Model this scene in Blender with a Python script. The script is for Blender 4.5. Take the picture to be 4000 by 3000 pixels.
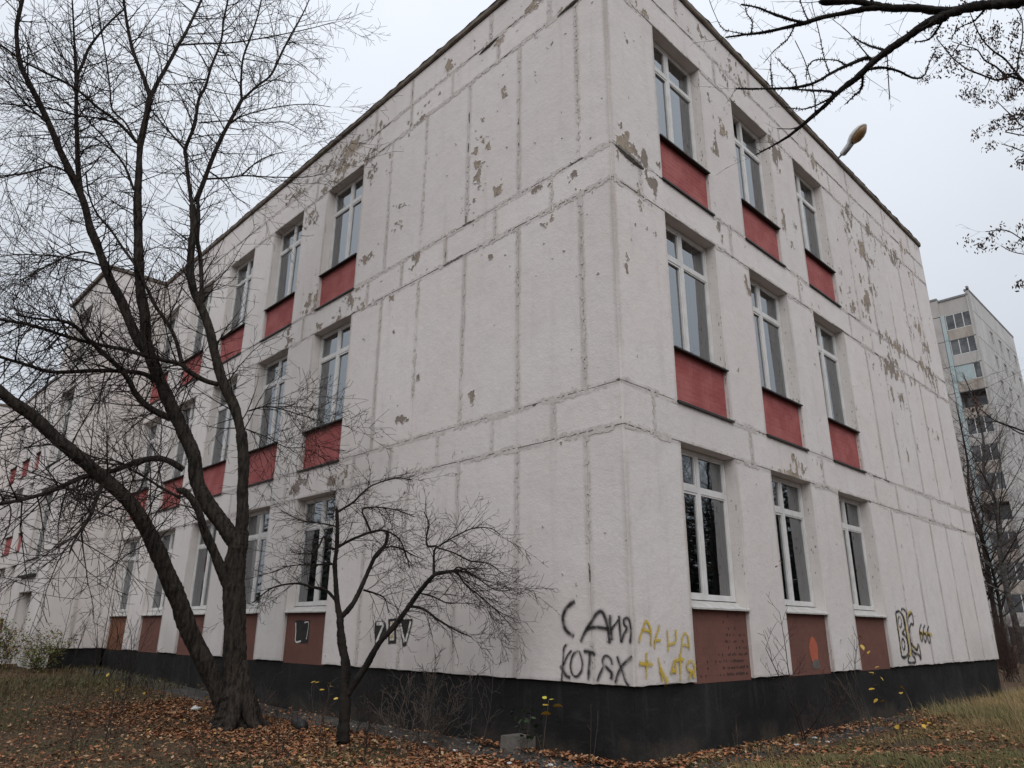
# A three-storey panel school seen from its corner on an overcast autumn day.
import bpy, math, random
import numpy as np
from mathutils import Vector, Matrix

scene = bpy.context.scene
for o in list(bpy.data.objects):
    bpy.data.objects.remove(o, do_unlink=True)
COL = scene.collection
PI = math.pi

# ------------------------------------------------------------------ camera
CAM = np.array([4.8255, -6.4693, 1.5903])
PITCH, ROLL, YAW, FPX = 0.3272, 0.0085, -0.7994, 2828.66
fw = np.array([math.sin(YAW)*math.cos(PITCH), math.cos(YAW)*math.cos(PITCH), math.sin(PITCH)])
r0 = np.array([math.cos(YAW), -math.sin(YAW), 0.0])
u0 = np.cross(r0, fw)
rr = r0*math.cos(ROLL) + u0*math.sin(ROLL)
uu = -r0*math.sin(ROLL) + u0*math.cos(ROLL)
cam_d = bpy.data.cameras.new('camera')
cam = bpy.data.objects.new('camera', cam_d)
COL.objects.link(cam)
cam.matrix_world = Matrix(((rr[0], uu[0], -fw[0], CAM[0]), (rr[1], uu[1], -fw[1], CAM[1]),
                           (rr[2], uu[2], -fw[2], CAM[2]), (0, 0, 0, 1)))
cam_d.sensor_fit = 'HORIZONTAL'
cam_d.sensor_width = 36.0
cam_d.lens = FPX/4000*36.0
cam_d.clip_start = 0.05
cam_d.clip_end = 3000
scene.camera = cam

# ------------------------------------------------------------------ world, sun, exposure
SUN_EL, SUN_AZ = math.radians(46), math.radians(134)       # azimuth from +Y towards +X
world = bpy.data.worlds.new('World')
scene.world = world
world.use_nodes = True
wt = world.node_tree
wt.nodes.clear()
def wn(t, **k):
    n = wt.nodes.new(t)
    for a, b in k.items():
        setattr(n, a, b)
    return n
w_out = wn('ShaderNodeOutputWorld')
w_bg = wn('ShaderNodeBackground')
w_bg.inputs['Strength'].default_value = 0.1
w_sky = wn('ShaderNodeTexSky', sky_type='NISHITA', sun_disc=False, sun_elevation=SUN_EL, sun_rotation=SUN_AZ)
w_tc = wn('ShaderNodeTexCoord')
w_sep = wn('ShaderNodeSeparateXYZ')
wt.links.new(w_tc.outputs['Generated'], w_sep.inputs[0])
w_cl = wn('ShaderNodeMath', operation='MAXIMUM')
wt.links.new(w_sep.outputs['Z'], w_cl.inputs[0]); w_cl.inputs[1].default_value = 0.0
# overcast cloud deck: (1 + 2 sin h)/3 luminance, faintly mottled
w_lum = wn('ShaderNodeMath', operation='MULTIPLY_ADD')
wt.links.new(w_cl.outputs[0], w_lum.inputs[0]); w_lum.inputs[1].default_value = 0.70; w_lum.inputs[2].default_value = 0.52
w_noise = wn('ShaderNodeTexNoise')
w_noise.inputs['Scale'].default_value = 2.2; w_noise.inputs['Detail'].default_value = 4.0
wt.links.new(w_tc.outputs['Generated'], w_noise.inputs['Vector'])
w_mr = wn('ShaderNodeMapRange')
w_mr.inputs['From Min'].default_value = 0.3; w_mr.inputs['From Max'].default_value = 0.7
w_mr.inputs['To Min'].default_value = 0.95; w_mr.inputs['To Max'].default_value = 1.05
wt.links.new(w_noise.outputs['Fac'], w_mr.inputs['Value'])
w_mul = wn('ShaderNodeMath', operation='MULTIPLY')
wt.links.new(w_lum.outputs[0], w_mul.inputs[0]); wt.links.new(w_mr.outputs[0], w_mul.inputs[1])
w_sc = wn('ShaderNodeVectorMath', operation='SCALE')
w_sc.inputs[0].default_value = (8.6, 9.05, 9.75)
wt.links.new(w_mul.outputs[0], w_sc.inputs['Scale'])
w_mix = wn('ShaderNodeMix', data_type='RGBA')
w_mix.inputs['Factor'].default_value = 0.92
wt.links.new(w_sky.outputs[0], w_mix.inputs['A']); wt.links.new(w_sc.outputs[0], w_mix.inputs['B'])
wt.links.new(w_mix.outputs['Result'], w_bg.inputs['Color'])
wt.links.new(w_bg.outputs[0], w_out.inputs['Surface'])

sun_d = bpy.data.lights.new('sun', 'SUN')
sun_d.energy = 1.5
sun_d.angle = math.radians(60)
sun_d.color = (1.0, 0.965, 0.92)
sun = bpy.data.objects.new('sun', sun_d)
COL.objects.link(sun)
sd = Vector((math.sin(SUN_AZ)*math.cos(SUN_EL), math.cos(SUN_AZ)*math.cos(SUN_EL), math.sin(SUN_EL)))
sun.rotation_euler = sd.to_track_quat('Z', 'Y').to_euler()
sun.location = sd*40

vs = scene.view_settings
vs.view_transform = 'Standard'; vs.look = 'None'; vs.gamma = 1.0; vs.use_curve_mapping = False
vs.exposure = 0.12
scene.cycles.max_bounces = 6
scene.cycles.transparent_max_bounces = 12

# ------------------------------------------------------------------ helpers: objects
def link(name, me, parent=None, mat=None):
    o = bpy.data.objects.new(name, me)
    COL.objects.link(o)
    if parent is not None:
        o.parent = parent
    if mat is not None and me is not None:
        me.materials.append(mat)
    return o
def tag(o, label=None, cat=None, group=None, kind=None):
    if label: o['label'] = label
    if cat: o['category'] = cat
    if group: o['group'] = group
    if kind: o['kind'] = kind
    return o
def empty(name, loc, label, cat, group=None):
    o = bpy.data.objects.new(name, None)
    o.location = loc
    o.empty_display_size = 0.2
    COL.objects.link(o)
    return tag(o, label, cat, group)
def child(o, parent):
    """parent without moving the world-space mesh"""
    o.parent = parent
    m = Matrix.Identity(4)
    p = parent
    loc = Vector((0, 0, 0))
    while p is not None:
        loc += Vector(p.location); p = p.parent
    o.location = -loc
    return o

def np_mesh(name, V, F, smooth=False, col=None):
    """V (n,3); F (m,k) uniform polygons; col (n,4) optional point colour"""
    V = np.asarray(V, np.float32); F = np.asarray(F, np.int32)
    me = bpy.data.meshes.new(name)
    n, (m, k) = len(V), F.shape
    me.vertices.add(n); me.vertices.foreach_set('co', V.ravel())
    me.loops.add(m*k); me.loops.foreach_set('vertex_index', F.ravel())
    me.polygons.add(m)
    me.polygons.foreach_set('loop_start', np.arange(0, m*k, k, dtype=np.int32))
    if smooth:
        me.polygons.foreach_set('use_smooth', np.ones(m, bool))
    me.update(calc_edges=True)
    if col is not None:
        a = me.color_attributes.new('Col', 'FLOAT_COLOR', 'POINT')
        a.data.foreach_set('color', np.asarray(col, np.float32).ravel())
    return me

class MB:
    def __init__(s): s.v, s.f, s.a, s.b = [], [], [], []
    def vert(s, p, a=(0, 0), b=(0, 0)):
        s.v.append(tuple(p)); s.a.append(a); s.b.append(b); return len(s.v)-1
    def poly(s, pts, flip=False):
        i = [s.vert(p) for p in pts]
        s.f.append(i[::-1] if flip else i)
    def hexa(s, p):                       # 8 points: bottom ring then top ring
        b = [s.vert(q) for q in p]
        for q in ((0,3,2,1),(4,5,6,7),(0,1,5,4),(1,2,6,5),(2,3,7,6),(3,0,4,7)):
            s.f.append([b[i] for i in q])
    def box(s, x0, x1, y0, y1, z0, z1):
        s.hexa([(x0,y0,z0),(x1,y0,z0),(x1,y1,z0),(x0,y1,z0),(x0,y0,z1),(x1,y0,z1),(x1,y1,z1),(x0,y1,z1)])
    def mesh(s, name, uv=False, smooth=False):
        me = bpy.data.meshes.new(name)
        me.from_pydata(s.v, [], s.f)
        if uv:
            for nm, src in (('edge_a', s.a), ('edge_b', s.b)):
                l = me.uv_layers.new(name=nm)
                idx = np.empty(len(me.loops), np.int32); me.loops.foreach_get('vertex_index', idx)
                l.data.foreach_set('uv', np.asarray(src, np.float32)[idx].ravel())
        if smooth:
            for p in me.polygons: p.use_smooth = True
        me.update()
        return me

# ------------------------------------------------------------------ helpers: materials
class NT:
    def __init__(s, name):
        s.m = bpy.data.materials.new(name); s.m.use_nodes = True
        s.t = s.m.node_tree; s.t.nodes.clear()
        s.out = s.n('ShaderNodeOutputMaterial')
    def n(s, t, ins=None, **k):
        nd = s.t.nodes.new(t)
        for a, b in k.items(): setattr(nd, a, b)
        for a, b in (ins or {}).items(): s.set(nd.inputs[a], b)
        return nd
    def set(s, sock, v):
        if isinstance(v, bpy.types.NodeSocket): s.t.links.new(v, sock)
        elif isinstance(v, bpy.types.Node): s.t.links.new(v.outputs[0], sock)
        else:
            if sock.type == 'RGBA' and len(v) == 3: v = (*v, 1)
            sock.default_value = v
    def math(s, op, a, b=None, c=None, clamp=False):
        nd = s.n('ShaderNodeMath', operation=op, use_clamp=clamp)
        for i, v in enumerate((a, b, c)):
            if v is not None: s.set(nd.inputs[i], v)
        return nd.outputs[0]
    def noise(s, vec, scale, detail=3, rough=.55, dist=0.0):
        nd = s.n('ShaderNodeTexNoise', {'Scale': scale, 'Detail': detail, 'Roughness': rough, 'Distortion': dist})
        if vec is not None: s.set(nd.inputs['Vector'], vec)
        return nd.outputs['Fac']
    def mapv(s, vec, sc):
        nd = s.n('ShaderNodeVectorMath', operation='MULTIPLY'); s.set(nd.inputs[0], vec); nd.inputs[1].default_value = sc
        return nd.outputs[0]
    def mr(s, v, a, b, c=0.0, d=1.0, smooth=True):
        nd = s.n('ShaderNodeMapRange', {'Value': v, 'From Min': a, 'From Max': b, 'To Min': c, 'To Max': d})
        if smooth: nd.interpolation_type = 'SMOOTHSTEP'
        return nd.outputs[0]
    def mix(s, f, a, b, blend='MIX'):
        nd = s.n('ShaderNodeMix', data_type='RGBA', blend_type=blend)
        s.set(nd.inputs['Factor'], f); s.set(nd.inputs['A'], a); s.set(nd.inputs['B'], b)
        return nd.outputs['Result']
    def pos(s): return s.n('ShaderNodeNewGeometry').outputs['Position']
    def bump(s, h, strength=.3, dist=.01):
        return s.n('ShaderNodeBump', {'Height': h, 'Strength': strength, 'Distance': dist}).outputs[0]
    def bsdf(s, color, rough=.8, normal=None, spec=.3, **ins):
        b = s.n('ShaderNodeBsdfPrincipled')
        s.set(b.inputs['Base Color'], color); s.set(b.inputs['Roughness'], rough)
        s.set(b.inputs['Specular IOR Level'], spec)
        if normal is not None: s.set(b.inputs['Normal'], normal)
        for k, v in ins.items(): s.set(b.inputs[k], v)
        s.t.links.new(b.outputs[0], s.out.inputs['Surface'])
        return b

def simple(name, c1, c2, scale=6, rough=.75, bump=.2, bscale=60, spec=.3, stretch=(1, 1, 1), bd=.01):
    t = NT(name); p = t.pos(); q = t.mapv(p, stretch)
    f = t.mr(t.noise(q, scale, 4, .6), .3, .7)
    t.bsdf(t.mix(f, c1, c2), rough, t.bump(t.noise(q, bscale, 4, .6), bump, bd), spec)
    return t.m

def stucco(name, base, warm, edges=True, dirt=.5):
    t = NT(name); p = t.pos()
    big = t.noise(p, .55, 4, .6); mid = t.noise(p, 3.2, 5, .65); fine = t.noise(p, 26, 4, .6)
    col = t.mix(t.mr(big, .32, .68), base, warm)
    col = t.mix(t.mr(mid, .42, .74, 0, .30), col, tuple(v*.74 for v in base))
    streak = t.noise(t.mapv(p, (5.0, 5.0, .45)), 1.0, 4, .6)
    col = t.mix(t.mr(streak, .52, .80, 0, .26), col, (.36, .33, .31))
    speck = t.noise(p, 9, 5, .75)
    col = t.mix(t.mr(speck, .655, .70, 0, .35), col, (.30, .265, .235))
    rnd = t.n('ShaderNodeObjectInfo').outputs['Random']
    col = t.mix(t.mr(rnd, 0, 1, 0, .26, False), col, (.48, .455, .44))
    hz = t.n('ShaderNodeSeparateXYZ', {0: p}).outputs[2]
    damp = t.math('MULTIPLY', t.mr(t.math('ADD', hz, t.math('MULTIPLY_ADD', t.noise(p, 1.6, 5, .7), 1.6, -.8)), 1.1, 1.9, 1, 0), t.mr(t.noise(t.mapv(p, (.8, .8, .4)), 1.0, 3), .42, .66, 0, .4))
    col = t.mix(damp, col, (.38, .35, .32))
    h = t.math('ADD', t.math('MULTIPLY', t.noise(p, 3.0, 3, .5), 2.2), t.math('ADD', t.math('MULTIPLY', t.noise(p, 42, 3, .6), .9), t.math('MULTIPLY', t.noise(p, 12, 3, .6), .8)))
    if edges:
        ua = t.n('ShaderNodeUVMap', uv_map='edge_a').outputs[0]; ub = t.n('ShaderNodeUVMap', uv_map='edge_b').outputs[0]
        sa = t.n('ShaderNodeSeparateXYZ', {0: ua}); sb = t.n('ShaderNodeSeparateXYZ', {0: ub})
        dx = t.math('MINIMUM', sa.outputs[0], sb.outputs[0]); dz = t.math('MINIMUM', sa.outputs[1], sb.outputs[1])
        wob = t.math('MULTIPLY_ADD', t.noise(t.mapv(p, (9, 9, 3)), 1.0, 5, .7), .10, -.05)
        # smeared mortar and run-off along the joints
        gate = t.mr(t.noise(t.mapv(p, (1.1, 1.1, .35)), 1.0, 2, .5), .36, .60, .12, 1.0)
        sv = t.math('MULTIPLY', t.mr(t.math('ADD', dx, wob), .004, .085, 1, 0), gate)
        rust = t.mix(t.mr(t.noise(t.mapv(p, (2, 2, .5)), 1.0, 3), .4, .65), (.37, .34, .32), (.33, .275, .24))
        col = t.mix(t.math('MULTIPLY', sv, .82*dirt*1.6, clamp=True), col, rust)
        sh = t.math('MULTIPLY', t.mr(t.math('ADD', dz, wob), .004, .075, 1, 0), t.mr(t.noise(t.mapv(p, (1.4, 1.4, 6)), 1.0, 3), .36, .62, .15, 1))
        col = t.mix(t.math('MULTIPLY', sh, .8*dirt*1.5, clamp=True), col, (.36, .335, .32))
        h = t.math('ADD', h, t.math('MULTIPLY', t.math('ADD', sv, sh), t.math('MULTIPLY', fine, 1.6)))
    t.bsdf(col, .93, t.bump(h, .36, .012), .15)
    return t.m

M = {}
M['stucco'] = stucco('painted_panel', (.675, .637, .62), (.65, .60, .578))
M['reveal'] = stucco('painted_reveal', (.65, .615, .597), (.63, .585, .563), edges=False)
t = NT('bare_plaster'); p = t.pos()
c = t.mix(t.mr(t.noise(p, 1.1, 3), .42, .6), (.24, .20, .172), (.345, .285, .22))
c = t.mix(t.mr(t.noise(p, 14, 4), .45, .7), c, (.21, .18, .16))
t.bsdf(c, .95, t.bump(t.noise(p, 60, 4, .7), .6, .01), .1); M['plaster'] = t.m
M['crack'] = simple('open_crack', (.05, .043, .038), (.19, .165, .15), 16, .95)
M['mortar'] = simple('mortar_smear', (.45, .41, .385), (.56, .518, .495), 12, .95, .5, 50)
# plinth: black bitumen paint
t = NT('bitumen_paint'); p = t.pos()
f1 = t.mr(t.noise(p, 1.1, 5, .65), .35, .72); f2 = t.mr(t.noise(t.mapv(p, (3, 3, 14)), 1.0, 4), .55, .75)
c = t.mix(f1, (.0075, .0072, .0075), (.017, .0168, .018)); c = t.mix(t.math('MULTIPLY', f2, .45), c, (.03, .03, .032))
c = t.mix(t.mr(t.noise(p, 38, 2, .7), .72, .78, 0, .4), c, (.09, .085, .08))
hz = t.n('ShaderNodeSeparateXYZ', {0: p}).outputs[2]
c = t.mix(t.math('MULTIPLY', t.mr(t.math('ADD', hz, t.math('MULTIPLY_ADD', t.noise(p, 5, 4, .7), .5, -.25)), .36, .60, .75, 0), t.mr(t.noise(p, 1.7, 3), .35, .65)), c, (.052, .043, .034))
c = t.mix(t.mr(t.noise(t.mapv(p, (7, 7, .9)), 1.0, 4, .6), .56, .70, 0, .45), c, (.034, .034, .036))
c = t.mix(t.mr(t.noise(p, 6.5, 5, .75), .70, .735, 0, .8), c, (.10, .095, .088))
t.bsdf(c, t.mr(f1, 0, 1, .62, .78, False), t.bump(t.math('ADD', t.noise(p, 30, 4, .6), t.math('MULTIPLY', t.noise(p, 4, 3), 2)), .45, .012), .28); M['plinth'] = t.m
def brick_paint(name, c1, c2, c3):
    t = NT(name); p = t.pos()
    c = t.mix(t.mr(t.noise(p, 2.4, 5, .65), .34, .68), c1, c2)
    c = t.mix(t.mr(t.noise(t.mapv(p, (2.5, 2.5, 16)), 1.0, 4, .6), .55, .76, 0, .5), c, c3)
    c = t.mix(t.mr(t.noise(p, 34, 3, .7), .67, .73, 0, .7), c, tuple(v*.3 for v in c1))
    t.bsdf(c, .8, t.bump(t.noise(p, 45, 4, .6), .35, .01), .25); return t.m
M['red'] = brick_paint('red_brick_paint', (.30, .076, .074), (.38, .125, .118), (.24, .06, .058))
M['brown'] = brick_paint('brown_brick_paint', (.142, .066, .053), (.172, .078, .062), (.105, .054, .045))
M['rustbrown'] = brick_paint('stained_brick_paint', (.15, .07, .04), (.20, .085, .05), (.09, .06, .035))
M['orange'] = simple('orange_paint', (.44, .115, .06), (.36, .10, .06), 5)
M['pvc'] = simple('white_window_frame', (.65, .64, .63), (.55, .54, .525), 5, .5, .05, 40, .4)
M['tin'] = simple('pale_tin_sill', (.50, .485, .465), (.38, .365, .345), 8, .55, .1, 20, .4)
M['black_tin'] = simple('black_tin', (.014, .014, .015), (.03, .028, .027), 8, .55, .1, 20, .35)
M['coping'] = simple('rusted_coping', (.115, .092, .075), (.21, .175, .148), 5, .85, .5, 30, .2)
M['felt'] = simple('roofing_felt', (.10, .095, .09), (.26, .25, .24), 4, .9, .5, 40, .2)
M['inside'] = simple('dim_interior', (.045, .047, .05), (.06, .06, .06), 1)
M['blind'] = simple('grey_blind', (.20, .21, .21), (.16, .17, .17), 2, .9)
M['roller'] = simple('pale_curtain', (.34, .335, .32), (.28, .275, .265), 3, .9)
M['blind_dark'] = simple('dark_blind', (.06, .066, .064), (.09, .097, .094), 2, .9)
t = NT('window_glass')
lw = t.n('ShaderNodeFresnel', {'IOR': 3.4})
gl = t.n('ShaderNodeBsdfGlossy', {'Color': (.93, .97, 1.0, 1), 'Roughness': .015})
wob = t.bump(t.noise(t.pos(), 1.3, 2), .03, .05); t.set(gl.inputs['Normal'], wob)
tr = t.n('ShaderNodeBsdfTransparent', {'Color': (.80, .86, .87, 1)})
mx = t.n('ShaderNodeMixShader', {0: lw, 1: tr, 2: gl}); t.t.links.new(mx.outputs[0], t.out.inputs[0]); M['glass'] = t.m
# spray paint: soft ribbon edges
def spray(name, colr, soft=.35, dens=1.0):
    t = NT(name)
    uv = t.n('ShaderNodeUVMap', uv_map='edge_a').outputs[0]; s = t.n('ShaderNodeSeparateXYZ', {0: uv})
    p = t.pos(); n = t.noise(p, 90, 3, .7); n2 = t.noise(p, 9, 3, .6)
    e = t.math('ADD', t.math('ABSOLUTE', s.outputs[0]), t.math('MULTIPLY_ADD', n, .5, -.25))
    a = t.mr(e, soft, .98, 1, 0)
    a2 = t.mr(t.math('ADD', s.outputs[1], t.math('MULTIPLY_ADD', n, .02, -.01)), 0, .02, 0, 1)
    al = t.math('MULTIPLY', t.math('MULTIPLY', a, a2), t.mr(n2, .30, .60, .45*dens, dens), clamp=True)
    b = t.bsdf(colr, .8, None, .2); t.set(b.inputs['Alpha'], al); return t.m
M['spray_black'] = spray('black_spray', (.022, .02, .02), .08, .95)
M['spray_halo'] = spray('overspray', (.05, .047, .046), .0, .30)
M['spray_halo_y'] = spray('yellow_overspray', (.5, .38, .1), .0, .22)
M['spray_thin'] = spray('thin_black_spray', (.025, .023, .023), .15, .95)
M['spray_yellow'] = spray('yellow_spray', (.56, .40, .05), .45, .85)
M['spray_pale'] = spray('pale_yellow_spray', (.56, .43, .13), .25, .85)
M['spray_white'] = spray('white_spray', (.66, .64, .62), .75)
M['paint_black'] = simple('black_paint_fill', (.02, .019, .019), (.035, .032, .03), 9)
# vegetation
M['bark'] = simple('wet_bark', (.0085, .007, .006), (.047, .038, .031), 24, .9, 1.0, 34, .2, (1, 1, .2), .04)
M['bark2'] = simple('dark_bark', (.009, .0075, .0068), (.024, .0195, .0165), 9, .9, 1.0, 34, .2, (1, 1, .4), .02)
M['twig'] = simple('dark_twig', (.014, .0100, .0088), (.032, .022, .018), 4, .9)
M['twig_red'] = simple('reddish_twig', (.036, .022, .018), (.066, .040, .031), 3, .9)
M['twig_pale'] = simple('grey_stem', (.055, .043, .037), (.10, .08, .067), 5, .85)
M['birch'] = simple('birch_bark', (.10, .094, .088), (.016, .014, .012), 7, .85, .3, 20, .2, (1, 1, 2))
t = NT('leaf_colours'); a = t.n('ShaderNodeAttribute', attribute_name='Col')
b = t.bsdf(a.outputs['Color'], .75, None, .25); M['leaf'] = t.m
t = NT('grass_colours'); a = t.n('ShaderNodeAttribute', attribute_name='Col')
b = t.bsdf(a.outputs['Color'], .7, None, .25); M['grass'] = t.m
t = NT('autumn_soil'); p = t.pos()
c = t.mix(t.mr(t.noise(p, .7, 4), .4, .62), (.075, .055, .036), (.075, .064, .034))
c = t.mix(t.mr(t.noise(p, 16, 5, .7), .45, .68), c, (.13, .078, .045))
c = t.mix(t.mr(t.noise(p, 60, 4, .7), .5, .7), c, (.028, .022, .016))
vo = t.n('ShaderNodeTexVoronoi', {'Vector': p, 'Scale': 19.0, 'Randomness': 1.0})
sv_ = t.n('ShaderNodeSeparateColor', {0: vo.outputs['Color']})
lf = t.mix(sv_.outputs[0], (.085, .05, .03), (.24, .115, .055)); lf = t.mix(t.mr(sv_.outputs[1], .75, .95), lf, (.30, .20, .115))
lf = t.mix(t.mr(vo.outputs['Distance'], .30, .62, 0, .8), lf, (.035, .024, .016))
c = t.mix(t.mr(t.noise(p, .55, 4, .6), .40, .56, 0, .85), c, lf)
t.bsdf(c, .9, t.bump(t.math('ADD', t.math('ADD', t.noise(p, 22, 5, .7), t.noise(p, 90, 3)), t.math('MULTIPLY', vo.outputs['Distance'], -.9)), 1.0, .03), .2); M['soil'] = t.m
t = NT('old_asphalt'); p = t.pos()
c = t.mix(t.mr(t.noise(p, 2.2, 5, .65), .38, .66), (.036, .034, .031), (.075, .070, .064))
c = t.mix(t.mr(t.noise(p, 130, 2, .6), .62, .72), c, (.12, .11, .10)); c = t.mix(t.mr(t.noise(p, 7, 4), .55, .72), c, (.045, .036, .026))
t.bsdf(c, .85, t.bump(t.noise(p, 110, 3, .7), .8, .006), .25); M['asphalt'] = t.m
M['concrete'] = simple('grey_concrete', (.105, .095, .085), (.15, .138, .122), 7, .9, .6, 40)
M['paper'] = simple('white_litter', (.62, .61, .60), (.5, .5, .5), 5)
M['rubber'] = simple('black_plastic', (.012, .012, .012), (.025, .025, .025), 5, .5)
def weathered(name, c1, c2, c3):
    t = NT(name); p = t.pos()
    c = t.mix(t.mr(t.noise(t.mapv(p, (1, 1, .25)), 1.0, 4, .6), .35, .68), c1, c2)
    c = t.mix(t.mr(t.noise(p, .35, 4, .65), .5, .68, 0, .6), c, c3)
    c = t.mix(t.mr(t.n('ShaderNodeObjectInfo').outputs['Random'], 0, 1, 0, .45, False), c, c3)
    t.bsdf(c, .95, t.bump(t.noise(p, 8, 3), .3, .01), .2); return t.m
M['apt_wall'] = weathered('beige_concrete', (.42, .405, .39), (.50, .485, .47), (.32, .30, .285))
M['apt_side'] = weathered('pale_concrete', (.45, .445, .44), (.54, .53, .525), (.37, .36, .35))
M['apt_blue'] = simple('faded_blue_paint', (.34, .43, .45), (.42, .48, .49), .8, .8)
M['apt_tan'] = simple('tan_parapet', (.28, .24, .21), (.40, .36, .325), 1.6, .9, .2, 20, .3, (1, 1, .3))
M['apt_dark'] = simple('dark_window', (.035, .038, .043), (.13, .135, .14), .9, .12, .0, 5, .6)
M['zinc'] = simple('grey_zinc', (.16, .165, .17), (.22, .225, .23), 2, .6)
M['lamp_shell'] = simple('pale_lamp_shell', (.60, .60, .60), (.48, .47, .45), 8, .5)
M['lamp_bowl'] = simple('brown_lamp_bowl', (.15, .085, .035), (.23, .14, .06), 9, .35, .2, 30, .5)
M['steel'] = simple('dull_steel', (.10, .10, .105), (.16, .155, .15), 8, .55)

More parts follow.
